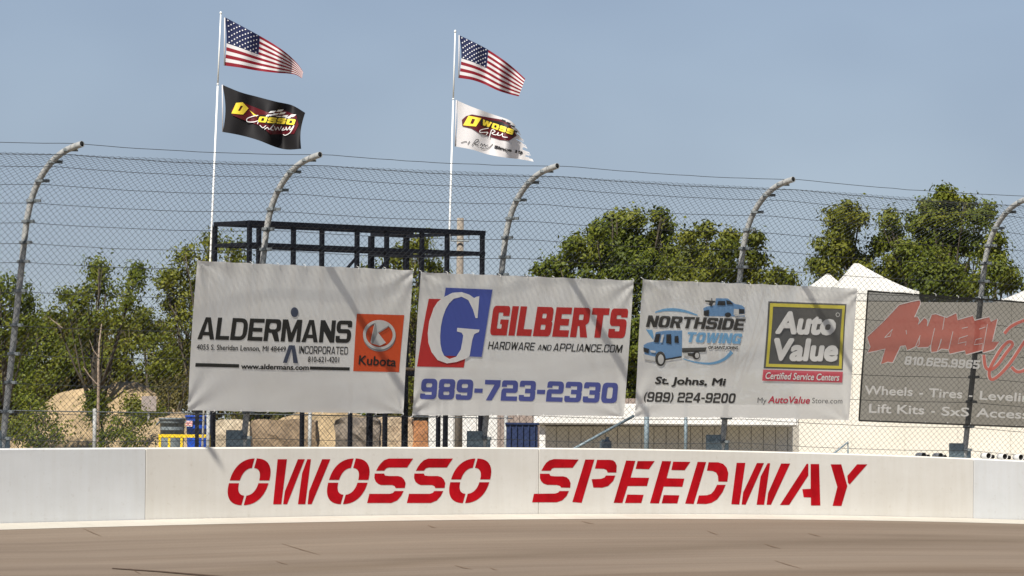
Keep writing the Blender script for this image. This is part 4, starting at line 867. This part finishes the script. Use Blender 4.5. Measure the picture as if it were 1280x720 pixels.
block('stone_block', 'wide tan brown stone block below the first banner', 313, 396, 524.5, 110, .9, (.30, .22, .14), (.18, .13, .085), 2)
block('stone_block', 'dark grey broken concrete block below the right end of the first banner', 420, 474, 523, 107, .8, (.12, .10, .085), (.23, .19, .15), 3, jag=.08)
block('stone_block', 'cream stone block between two black uprights', 470, 517, 522, 109, .8, (.48, .38, .26), (.36, .27, .18), 4)
block('stone_block', 'orange brown stone block at the right end of the row of blocks', 516, 535, 526, 108.5, .7, (.45, .20, .08), (.32, .15, .07), 5)
# sand heaps
def mound(name, label, u, vtop, d, rx, ry, mt, seed, cat='sand heap'):
    p = at(u, vtop, d); Hh = p[2] - GZ + .05; V = []; n = 34; from mathutils import noise as mn
    for j in range(n + 1):
        for i in range(n + 1):
            x = (i / n * 2 - 1); y = (j / n * 2 - 1); r = math.hypot(x, y); f = (1 - r * r) ** 1.3 if r < 1 else 0
            nz = mn.noise(Vector((x * 3 + seed, y * 3, 0))) * .16 + mn.noise(Vector((x * 9, y * 9 + seed, 0))) * .10 + mn.noise(Vector((x * 24, y * 24 + seed, 3))) * .05
            V.append((p[0] + x * rx, d + y * ry, GZ - .05 + Hh * max(0, f * (1 + nz * .6) * 1.05 - (0 if r < .98 else .05))))
    Q = [(j * (n + 1) + i, j * (n + 1) + i + 1, (j + 1) * (n + 1) + i + 1, (j + 1) * (n + 1) + i) for j in range(n) for i in range(n)]
    return tag(mesh(name, V, Q, mt, None, True), label, cat)
M['sand'] = mat('tan_sand', (.42, .31, .18), (.25, .185, .105), rough=.97, scale=2.5, bump=.9, bscale=14, detail=9)
mound('sand_heap', 'tall heap of tan sand below the brush, left of the small brown sign', 150, 486, 122, 2.6, 1.9, M['sand'], 3)
mound('sand_heap', 'lower heap of tan sand at the left, behind the dark shrub', 97, 493, 124, 2.0, 1.8, M['sand'], 8)
mound('sand_heap', 'gentle sandy bank beside the grey trash can', 218, 522, 114, 1.8, 2.2, M['sand'], 5)
mound('sand_heap', 'sandy bank behind the row of stone blocks', 410, 517, 118, 2.8, 2.0, M['sand'], 6)
# small brown sign board
sg = empty('sign_board', (*at(186, 515, 114)[:2], GZ), 'small plain grey-brown square board on a post beside the sand heap', 'sign')
gbox('board', None, None, 177, 495, 195.5, 114, .03, mat('brown_board', (.24, .20, .18), (.30, .26, .24), rough=.8, scale=12), z0=at(186, 514, 114)[2], bev=.003, parent=sg)
mb = MB(); pz = at(186, 510, 114.06); mb.tube([(pz[0], 114.07, GZ), (pz[0], 114.07, pz[2])], .025, 8); mb.build('post', M['galv'], sg)
# low rear chain link fence
rf = empty('rear_fence', (*at(118, 560, 101)[:2], GZ), 'low chain link fence with light steel posts behind the catch fence, at the left', 'fence')
ra = at(-80, 515, 99.0); rbp = at(640, 519, 109.0); rz = at(118, 513.5, 101.7)[2]
dv = (rbp - ra)[:2]; RL = float(np.hypot(*dv)); du = dv / RL
def rsurf(s, l): return np.stack([ra[0] + du[0] * s, ra[1] + du[1] * s, GZ + l + 0 * s], -1)
chain('chain_link_mesh', 0, RL, .02, rz - GZ - .02, rsurf, .0026, M['wire'], rf, .048, .048)
for u in (-60, 118, 260, 387, 505, 632):
    lo, hi = 0, RL
    for _ in range(30):
        q = (lo + hi) / 2
        if project(np.array([ra[0] + du[0] * q, ra[1] + du[1] * q, 1.0]))[0] < u: lo = q
        else: hi = q
    mb = MB(); X, Y = ra[0] + du[0] * lo, ra[1] + du[1] * lo; mb.tube([(X, Y - .04, GZ), (X, Y - .04, rz)], .036, 10); mb.lathe((X, Y - .04, rz), [(.04, -.01), (.04, .02), (.02, .04), (.001, .045)], 10); mb.build('post', M['galv'], rf, True)
mb = MB(); mb.tube([(ra[0], ra[1], rz - .02), (rbp[0], rbp[1], rz - .02)], .012, 6); mb.build('top_rail', M['galv_dark'], rf)
# grey posts with a brace in front of the low shed
def fpost(u, d, v, label, r=.045):
    p = at(u, v, d); mb = MB(); mb.tube([(p[0], p[1], GZ), p], r, 10); return tag(mb.build('steel_post', M['plate'], None, True), label, 'post')
fpost(808.5, 104, 505, 'grey steel post before the low white shed, nearer the slanting brace', .05); fpost(857.5, 105, 505, 'grey steel post before the low white shed, thinner and further right', .034)
mb = MB(); mb.tube([at(716, 562, 102.5), at(792, 520, 103.6)], .028, 8); tag(mb.build('diagonal_brace', M['plate'], None, True), 'slanting grey steel brace in front of the low white shed', 'brace')
mb = MB(); mb.box(at(757, 556, 102), (.22, .14, .2), bev=.03); mb.tube([at(757, 556, 102), at(760, 546, 102)], .03, 8); tag(mb.build('valve_box', M['plate']), 'small blue-grey metal fitting standing by the slanting brace', 'fitting')
# white trailer, navy container, boarded building, low shed
M['white_metal'] = mat('white_sheet_metal', (.62, .61, .585), (.70, .69, .67), rough=.6, scale=2)
M['cream'] = mat('cream_wall_sheet', (.62, .585, .51), (.68, .645, .575), rough=.7, scale=.8)
M['tent'] = mat('white_tent_fabric', (.60, .585, .545), (.68, .665, .625), rough=.8, scale=1.2, transl=.1)
M['shedgrey'] = mat('grey_shed_panel', (.60, .60, .59), (.68, .68, .66), rough=.7, scale=3)
tr = empty('white_trailer', (*at(578, 560, 113)[:2], GZ), 'plain white box trailer behind the fence, left of the navy container', 'trailer')
for (u0, u1) in ((536, 567.4), (567.9, 596), (596.5, 622)): gbox('side_panel', None, None, u0, 500, u1, 113, .05, M['white_metal'], z0=GZ + .12, bev=.01, parent=tr)
gbox('body', None, None, 537, 500.5, 621, 113.06, 2.2, M['white_metal'], z0=GZ + .13, bev=.02, parent=tr)
for u in (560, 572):
    mb = MB(); p = at(u, 560, 113.2); mb.lathe((p[0], 113.0, GZ + .16), [(.001, -.1), (.155, -.1), (.16, -.08), (.16, .08), (.155, .1), (.001, .1)], 20, ax=(0, 1, 0)); mb.build('wheel', M['black'], tr)
nc = empty('navy_container', (*at(652, 560, 108)[:2], GZ), 'navy blue steel container with a dark rim, right of the white trailer', 'container')
M['navy'] = mat('navy_container_paint', (.012, .022, .07), (.02, .035, .095), rough=.45, scale=6)
gbox('body', None, None, 633, 531, 672.5, 108, 1.1, M['navy'], bev=.015, parent=nc); gbox('rim', None, None, 631.5, 528.3, 674, 107.96, 1.18, M['navy'], z0=at(650, 531.2, 108)[2], bev=.01, parent=nc)
for k in range(5): gbox('rib', None, None, 637 + k * 7.6, 532, 638.8 + k * 7.6, 107.95, .049, M['navy'], bev=.004, parent=nc)
M['mauve'] = mat('weathered_board_wall', (.24, .19, .165), (.30, .245, .22), rough=.9, scale=3, stretch=(8, 8, .4))
bw = empty('board_building', (*at(710, 560, 127)[:2], GZ), 'brown boarded building glimpsed between the second and third banners', 'building')
for k in range(24): gbox('board', None, None, 618 + k * 8, 498, 625.6 + k * 8, 127, .03, M['mauve'], bev=.004, parent=bw)
gbox('wall', None, None, 618, 499, 809, 127.04, 3.5, M['mauve'], bev=.01, parent=bw)
shed = empty('low_shed', (*at(830, 560, 114)[:2], GZ), 'low white shed with grey wall panels below the third banner', 'shed')
gbox('roof', None, None, 668, 505, 997.5, 112.6, 4.5, M['white_metal'], z0=at(800, 531.5, 112.6)[2], bev=.03, parent=shed)
k0 = 681
while k0 < 988:
    gbox('wall_panel', None, None, k0, 500 + 33, min(k0 + 14.6, 991), 113.8, .06, M['shedgrey'], bev=.004, parent=shed).__class__; k0 += 15.2
gbox('wall', None, None, 680, 533, 991, 113.87, 3.0, M['shedgrey'], bev=.01, parent=shed)
gbox('corner_post', None, None, 674.5, 532, 682, 112.8, .14, M['white_metal'], bev=.01, parent=shed)
# marquee tents and cream building at the right
def tent(label, u0, u1, ve, up, vp, d, dep, flat=.0):
    A = at(u0, ve, d); Bq = at(u1, ve, d); pk = at(up, vp, d + dep / 2); root = empty('marquee_tent', ((A[0] + Bq[0]) / 2, d + dep / 2, GZ), label, 'tent', 'white peaked marquee tents')
    ze = (A[2] + Bq[2]) / 2; n = 9; V = []; x0, x1, y0, y1 = A[0] - .12, Bq[0] + .12, d - .12, d + dep + .12; cx_, cy_ = pk[0], d + dep / 2; per = []
    m_ = 8
    for k in range(m_): per.append((x0 + (x1 - x0) * k / m_, y0))
    for k in range(m_): per.append((x1, y0 + (y1 - y0) * k / m_))
    for k in range(m_): per.append((x1 - (x1 - x0) * k / m_, y1))
    for k in range(m_): per.append((x0, y1 - (y1 - y0) * k / m_))
    for i in range(n + 1):
        t = i / n; hh = ze + (pk[2] - ze) * (t ** 1.35 * .75 + .25 * t)
        for (x, y) in per: V.append((x + (cx_ - x) * t * .94, y + (cy_ - y) * t * .94, hh))
    P_ = len(per); Q = [(i * P_ + k, i * P_ + (k + 1) % P_, (i + 1) * P_ + (k + 1) % P_, (i + 1) * P_ + k) for i in range(n) for k in range(P_)]; Q.append(tuple(n * P_ + k for k in range(P_)))
    V2 = [(x, y, ze - .22) for x, y in per]; b = len(V); V += V2; Q += [(b + k, b + (k + 1) % P_, (k + 1) % P_, k) for k in range(P_)]
    mesh('roof', V, Q, M['tent'], root, False)
    for (xa, ya, xb, yb) in ((x0 + .14, y0 + .14, x1 - .14, y0 + .14), (x0 + .14, y1 - .14, x1 - .14, y1 - .14), (x0 + .14, y0 + .16, x0 + .14, y1 - .16), (x1 - .14, y0 + .16, x1 - .14, y1 - .16)):
        mb = MB(); c = np.array([(xa + xb) / 2, (ya + yb) / 2, (GZ + ze - .1) / 2]); mb.box(c, (max(.03, abs(xb - xa)), max(.03, abs(yb - ya)), ze - .1 - GZ)); mb.build('side_wall', M['tent'], root)
    return root
tent('tallest white peaked marquee tent, behind the gap left of the dark banner', 1046, 1142, 364, 1069, 329.5, 124, 4.0)
tent('small white tent peak just left of the tallest tent', 1010, 1058, 362, 1035, 342.5, 131, 3.2)
tent('white tent roof right of the last fence post', 1252, 1400, 377, 1322, 346, 122, 4.0)
cbd = empty('cream_building', (*at(1200, 560, 121)[:2], GZ), 'plain cream white building wall showing below the dark banner', 'building')
k0 = 1000
while k0 < 1520:
    gbox('wall_panel', None, None, k0, 378, k0 + 66.0, 120, .05, M['cream'], bev=.006, parent=cbd); k0 += 66.2
gbox('wall', None, None, 1001, 378.5, 1520, 120.06, 3, M['cream'], bev=.01, parent=cbd)
# lamp cans lying on the wall top, small triangular bracket on the wall
def lampcan(u, v, label, i):
    nn = -.34 if i < 2 else -.04
    s, z = solve(lambda s, z: loc(s, nn + 0 * s, z), u, v, b0=1.1); s = float(s[0]); z = float(z[0]) if i < 2 else float(zt(s)) + .056; c = loc(s, nn, z); th = TH0 - s / RAD; ax = np.array([math.sin(th) * .9 - math.cos(th) * .2, -math.cos(th) * .9 - math.sin(th) * .2, 0]); ax /= np.linalg.norm(ax)
    root = empty('lamp_can', c, label, 'lamp can', 'white cans with black mouths lying on the wall top')
    mb = MB(); mb.lathe(c, [(.001, -.24), (.042, -.24), (.05, -.21), (.052, -.02), (.054, 0), (.049, 0), (.046, -.1)], 20, ax=ax); mb.build('housing', M['white_metal'], root, True)
    mb = MB(); mb.lathe(c, [(.053, -.002), (.045, -.03), (.001, -.035)], 20, ax=ax); mb.build('mouth', M['black'], root, True)
    c2 = c + np.array([math.cos(th), math.sin(th), 0]) * .095 - np.array([0, 0, .015]); mb = MB(); mb.lathe(c2, [(.001, -.05), (.032, -.05), (.036, 0), (.001, .004)], 14, ax=ax); mb.build('clamp_knob', M['black'], root, True)
for i, (u, v) in enumerate([(1155, 569.5), (1176, 570), (1236, 569), (1256.5, 570), (1276.5, 570.5)]):
    lampcan(u, v, ['leftmost white can with a black mouth, half hidden behind the wall', 'white can with a black mouth just left of the last fence post', 'white can with a black mouth, first one right of the last fence post', 'middle white can of the three right of the last fence post', 'white can with a black mouth at the right edge of the frame'][i], i)
def back_pts(UVp, k):
    a, b = solve(lambda s, z: loc(s, -.13 + 0 * s, z), UVp[:, 0], UVp[:, 1], b0=1.1); return loc(a, -.13 + .003 * k, b)
fr = []
A3 = back_pts(np.array([(1041, 568), (1060, 552.5), (1060, 568)]), 0); mb = MB(); mb.tube([A3[0], A3[1], A3[2]], .016, 6); mb.tube([A3[2] - (0, 0, 0), A3[0]], .016, 6)
tag(mb.build('triangular_bracket', M['plate']), 'small grey triangular bracket standing on the wall top above the letter Y', 'bracket')

# ------------------------------------------------------------------ marks on the track
tfs = lambda s, n: loc(s, n, track_z(s, n))
def track_pts(UVp, k):
    a, b = solve(tfs, UVp[:, 0], UVp[:, 1], b0=3.0); return loc(a, b, track_z(a, b) + .006 + .003 * k)
marks = [((104, 661), (127, 671)), ((352, 680), (400, 694)), ((727, 652), (742, 655)), ((884, 664), (898, 669)), ((955, 680), (976, 686)), ((968, 701), (1002, 711)), ((1010, 667), (1026, 671)), ((163, 711), (176, 718)), ((568, 707), (590, 712)), ((612, 710), (622, 713)), ((345, 702), (360, 706)), ((535, 657), (545, 660))]
for i, (a, b) in enumerate(marks):
    mid = ((a[0] + b[0]) / 2 + random.uniform(-1, 1), (a[1] + b[1]) / 2 + .6)
    o = strokes('track_scrape', [[a, mid, b]], [.25, .5, .2], track_pts, 1, M['stain'], None); tag(o, 'short brown scrape on the asphalt, %s' % ['below the left wall section', 'below the letter W of OWOSSO', 'close under the first letter of SPEEDWAY', 'close under the D of SPEEDWAY', 'under the second W, mid track', 'lowest one under the letter A', 'nearest under the letter Y', 'at the bottom left of the frame', 'at the bottom below the third O', 'faint one right below the third O', 'faint one at the bottom under the first W', 'right under the second S of OWOSSO'][i], 'scrape', 'short brown scrapes on the track'); o['kind'] = 'structure'; del o['category']; del o['group']
o = strokes('track_seam', [[(140, 711), (200, 715), (285, 722)]], [.8, 1.3, 1.6], track_pts, 1, M['seam'], None); o['kind'] = 'structure'

# ------------------------------------------------------------------ trees and brush
def leaf_mat(name, a, b, c):
    mt = bpy.data.materials.new(name); mt.use_nodes = True; T = mt.node_tree; N = T.nodes; Lk = T.links; bs = N['Principled BSDF']; out = N['Material Output']
    tc = N.new('ShaderNodeTexCoord'); n1 = N.new('ShaderNodeTexNoise'); n1.inputs['Scale'].default_value = .9; n1.inputs['Detail'].default_value = 3; n2 = N.new('ShaderNodeTexNoise'); n2.inputs['Scale'].default_value = 14; n2.inputs['Detail'].default_value = 2
    Lk.new(tc.outputs['Object'], n1.inputs['Vector']); Lk.new(tc.outputs['Object'], n2.inputs['Vector'])
    mx = N.new('ShaderNodeMath'); mx.operation = 'ADD'; m2 = N.new('ShaderNodeMath'); m2.operation = 'MULTIPLY'; m2.inputs[1].default_value = .5; Lk.new(n1.outputs['Fac'], mx.inputs[0]); Lk.new(n2.outputs['Fac'], mx.inputs[1]); Lk.new(mx.outputs[0], m2.inputs[0])
    rp = N.new('ShaderNodeValToRGB'); e = rp.color_ramp.elements; e[0].position = .38; e[0].color = (*a, 1); e[1].position = .62; e[1].color = (*c, 1); q = e.new(.5); q.color = (*b, 1)
    Lk.new(m2.outputs[0], rp.inputs['Fac']); Lk.new(rp.outputs['Color'], bs.inputs['Base Color']); bs.inputs['Roughness'].default_value = .6; bs.inputs['Specular IOR Level'].default_value = .3
    tl = N.new('ShaderNodeBsdfTranslucent'); Lk.new(rp.outputs['Color'], tl.inputs['Color']); ms = N.new('ShaderNodeMixShader'); ms.inputs[0].default_value = .28; Lk.new(bs.outputs[0], ms.inputs[1]); Lk.new(tl.outputs[0], ms.inputs[2]); Lk.new(ms.outputs[0], out.inputs['Surface'])
    return mt
M['leaf_olive'] = leaf_mat('olive_foliage', (.060, .078, .006), (.125, .138, .011), (.20, .20, .022))
M['leaf_green'] = leaf_mat('green_foliage', (.055, .078, .006), (.105, .130, .010), (.175, .180, .020))
M['leaf_dry'] = leaf_mat('dry_brush_foliage', (.05, .048, .014), (.10, .085, .022), (.17, .135, .04))
M['bark'] = mat('bark', (.05, .04, .03), (.085, .07, .05), rough=.95, scale=9, bump=.6)
def leaves(blobs, d, dens, size, rng, depth_k=1.0, clump=.26):
    """blobs: (u, v, r_px); returns leaf quads"""
    PTS = []; OUT = []
    for (u, v, r) in blobs:
        c = at(u, v, d + rng.normal(0, .5)); R_ = r / scale_at(d); nc_ = max(8, int(dens * 15 * R_ * R_ / (clump * clump * 3)))
        dirs = rng.normal(size=(nc_, 3)); dirs /= np.linalg.norm(dirs, axis=1)[:, None]; rad = R_ * (1 - rng.random(nc_) ** 2 * .85) * rng.uniform(.80, 1.10, nc_)
        cc = c + dirs * rad[:, None] * np.array([1, depth_k, 1]) * .92
        for k in range(nc_):
            cr = clump * rng.uniform(.5, 1.15); m_ = int(60 * dens ** .3)
            g = rng.normal(size=(m_, 3)); g *= cr * .62 * np.array([1, 1, .75]); PTS.append(cc[k] + g); OUT.append(dirs[k] * .5 + .9 * g / cr)
    P = np.concatenate(PTS); n = len(P)
    o_ = np.concatenate(OUT); o_ = o_ + np.array([0, 0, .25]) + rng.normal(size=(n, 3)) * .55; o_ /= np.linalg.norm(o_, axis=1)[:, None] + 1e-9
    a = rng.normal(size=(n, 3)); a -= o_ * (a * o_).sum(1)[:, None]; a /= np.linalg.norm(a, axis=1)[:, None]; b = np.cross(o_, a); n = len(P)
    sz = size * .62 * rng.uniform(.6, 1.3, n)[:, None]; V = np.stack([P - a * sz, P + b * sz * .5, P + a * sz, P - b * sz * .5], 1).reshape(-1, 3); Q = np.arange(4 * n).reshape(n, 4)
    return V, Q
def tree(label, blobs, d, mt, dens=1.0, size=.072, trunk=None, seed=0, name='tree', limbs=7, group=None, cat='tree'):
    rng = np.random.default_rng(seed + 100); bb = np.array(blobs, float); u0 = trunk[0] if trunk else float(bb[:, 0].mean()); base = at(u0, 560, d); base[2] = GZ
    root = empty(name, base, label, cat, group)
    V, Q = leaves(blobs, d, dens, size, rng); V = V[:, :]; keep = V.reshape(-1, 4, 3)[:, :, 2].min(1) > GZ - .05; V = V.reshape(-1, 4, 3)[keep].reshape(-1, 3); Q = np.arange(len(V)).reshape(-1, 4)
    fast_mesh('crown' if cat == 'tree' else 'foliage', V, Q, mt, root)
    mb = MB(); topb = min(blobs, key=lambda b: b[1]); tp = at(topb[0], topb[1], d); wid = .035 + .03 * (tp[2] - GZ) / 3
    mid = base + (tp - base) * .45 + np.array([rng.uniform(-.2, .2), 0, 0]); tp = mid + (tp - mid) * .6; mb.tube([base, base + (mid - base) * .5 + np.array([rng.uniform(-.06, .06), 0, 0]), mid, tp], [wid * 1.5, wid * 1.1, wid * .7, .012], 8)
    for (u, v, r) in blobs:
        e = at(u, v, d + rng.normal(0, .4)); f = rng.uniform(.2, .7); s_ = base + (mid - base) * f * 1.3 if f < .6 else mid + (tp - mid) * (f - .4); m3 = (s_ + e) / 2 + np.array([0, 0, -.15]); mb.tube([s_, m3, e], [wid * .5, wid * .3, .008], 5)
        for _ in range(limbs // 3):
            e2 = e + rng.normal(size=3) * (r / scale_at(d)) * .3; mb.tube([m3 + (e - m3) * .5, e2], [wid * .22, .007], 4)
    mb.build('trunk' if cat == 'tree' else 'stems', M['bark'], root, True)
    return root
G_, O_, D_2 = M['leaf_green'], M['leaf_olive'], M['leaf_dry']
tree('bushy green tree at the left edge of the frame', [(5, 395, 38), (18, 366, 20), (-20, 430, 55), (34, 410, 18), (-35, 380, 40), (0, 362, 18), (34, 380, 10)], 118, G_, 1.0, seed=1)
tree('loose two-topped green tree over the sand heaps left of the banners', [(122, 345, 17), (110, 362, 20), (132, 368, 22), (168, 350, 13), (160, 372, 14), (92, 382, 22), (120, 395, 34), (70, 398, 14), (150, 400, 24), (100, 420, 26), (172, 338, 7), (124, 334, 9), (82, 372, 7)], 121, G_, .8, seed=2, trunk=(122,))
tree('green tree behind the left edge of the first banner', [(225, 350, 18), (236, 380, 28), (212, 346, 10), (232, 318, 8), (262, 302, 15), (290, 312, 16), (244, 420, 34), (300, 335, 22), (262, 330, 20), (222, 405, 25), (250, 360, 25), (212, 380, 10), (208, 352, 7)], 120, O_, .9, seed=3)
tree('low olive bush tree filling the brush below the two-topped tree', [(185, 420, 30), (160, 410, 22), (200, 450, 38), (150, 450, 34), (178, 395, 10), (225, 470, 34)], 127, O_, .75, seed=4, name='bush_tree')
tree('dark bushy growth left of the slim trunk', [(60, 430, 32), (35, 455, 36), (88, 455, 32), (20, 480, 36), (62, 475, 30), (45, 408, 14)], 126, G_, .75, seed=5, name='bush_tree')
tree('olive tree behind the right end of the black viewing stand', [(518, 315, 12), (508, 336, 16), (538, 333, 11), (515, 375, 38), (520, 430, 45), (500, 480, 40), (525, 305, 6), (492, 322, 8), (468, 340, 12), (545, 345, 8)], 118, O_, .8, seed=6)
tree('large dense dark green tree above the second and third banners', [(790, 300, 30), (765, 290, 22), (790, 280, 17), (828, 290, 22), (730, 318, 26), (700, 335, 18), (755, 330, 36), (800, 345, 50), (745, 370, 45), (688, 350, 18), (826, 270, 10), (745, 288, 12), (715, 306, 9), (770, 274, 10), (678, 340, 6), (795, 420, 50), (795, 475, 38), (835, 320, 26)], 142, G_, 1.15, size=.10, seed=7)
tree('lower yellowish green tree right of the large dark one', [(868, 322, 22), (855, 345, 30), (900, 318, 24), (935, 325, 22), (885, 350, 36), (925, 350, 30), (962, 342, 16), (975, 352, 9), (912, 296, 8), (882, 290, 8), (945, 300, 7), (860, 298, 8), (985, 350, 5)], 138, O_, 1.05, size=.10, seed=8)
tree('rounded green tree left of the white tent peaks', [(1050, 282, 22), (1045, 310, 26), (1064, 325, 26), (1036, 335, 16), (1060, 262, 12), (1042, 268, 10), (1078, 340, 14), (1022, 330, 7), (1074, 270, 9), (1040, 360, 22)], 150, O_, 1.2, size=.10, seed=9)
tree('tallest broad green tree behind the dark banner at the right', [(1190, 262, 24), (1205, 255, 14), (1170, 268, 20), (1150, 285, 22), (1112, 295, 20), (1222, 275, 20), (1175, 310, 40), (1128, 318, 30), (1228, 310, 18), (1165, 350, 42), (1120, 345, 28), (1205, 360, 26), (1180, 243, 8), (1158, 258, 8), (1112, 272, 7), (1098, 310, 14), (1234, 262, 9), (1192, 300, 25)], 150, G_, 1.15, size=.10, seed=10)
tree('smaller green tree at the right edge behind the last fence post', [(1244, 318, 16), (1252, 340, 20), (1232, 352, 20), (1266, 352, 10), (1243, 298, 8), (1260, 362, 14), (1290, 366, 10)], 146, G_, 1.1, size=.10, seed=11)
for i, (lab, bl, d, mm) in enumerate([
    ('dark leafy shrub behind the low fence at the far left', [(30, 530, 24), (55, 522, 20), (12, 545, 20), (72, 540, 18), (45, 548, 20), (38, 506, 9)], 110, G_),
    ('leafy shrub right of the light steel post, in front of the tall sand heap', [(145, 535, 18), (168, 524, 14), (130, 548, 13), (160, 548, 14)], 112, G_),
    ('leafy shrub between the tall sand heap and the brown sign', [(165, 505, 12), (182, 520, 12), (172, 516, 10), (195, 515, 10)], 117, O_),
    ('small green shrub at the foot of the slim bare trunk', [(120, 497, 8), (125, 512, 8), (116, 506, 8), (121, 522, 7)], 117, G_),
    ('dry olive shrub between the brown sign and the first banner', [(210, 490, 18), (225, 505, 16), (205, 510, 12), (232, 480, 14)], 119, D_2),
    ('dark green shrub behind the stone blocks, under the first banner', [(290, 508, 14), (320, 512, 14), (350, 510, 12), (380, 508, 10)], 124, G_)]):
    tree(lab, bl, d, mm, 1.0, size=.06, seed=30 + i, name='shrub', cat='shrub', limbs=3)
# slim bare trunks over the sand
mb = MB(); mb.tube([at(123, 495, 116), at(123, 455, 116), at(124, 430, 116.2), at(127, 405, 116.4)], [.032, .026, .02, .012], 8); mb.tube([at(121, 480, 116), at(112, 470, 116), at(104, 458, 116)], [.014, .012, .008], 6); mb.tube([at(123.5, 447, 116), at(117, 438, 116), at(112, 425, 116)], [.012, .01, .006], 6)
mb.tube([at(78, 410, 116.8), at(68, 402, 116.8), at(60, 396, 117)], [.012, .01, .006], 6); p_b = at(123, 495, 116); mb.tube([(p_b[0], p_b[1], GZ), p_b], [.038, .032], 8)
tag(mb.build('bare_trunk', mat('pale_bark', (.20, .15, .11), (.28, .22, .17), rough=.9, scale=10)), 'slim pale bare trunk with two short branches standing in the sand', 'tree trunk')
# the brush behind, one uncountable mass
rng = np.random.default_rng(5); bl = []
for k in range(190):
    u = rng.uniform(-260, 560); v = rng.uniform(412, 540) - 10 * math.sin(u / 60); bl.append((u, v, rng.uniform(16, 30)))
V, Q = leaves(bl, 134, .6, .12, rng, 2.0); o = fast_mesh('undergrowth', V, Q, D_2); tag(o, 'tangled olive brown brush behind the trees at the left', 'undergrowth', kind='stuff')
bl = [(rng.uniform(-500, 1800), rng.uniform(470, 545), rng.uniform(30, 45)) for k in range(80)]
V, Q = leaves(bl, 185, .35, .17, rng, 2.0, clump=.4); o = fast_mesh('far_hedge', V, Q, G_); tag(o, 'far line of dark hedge growth on the horizon', 'hedge', kind='stuff')
print('objects', len(bpy.data.objects), 'faces', sum(len(m_.polygons) for m_ in bpy.data.meshes))
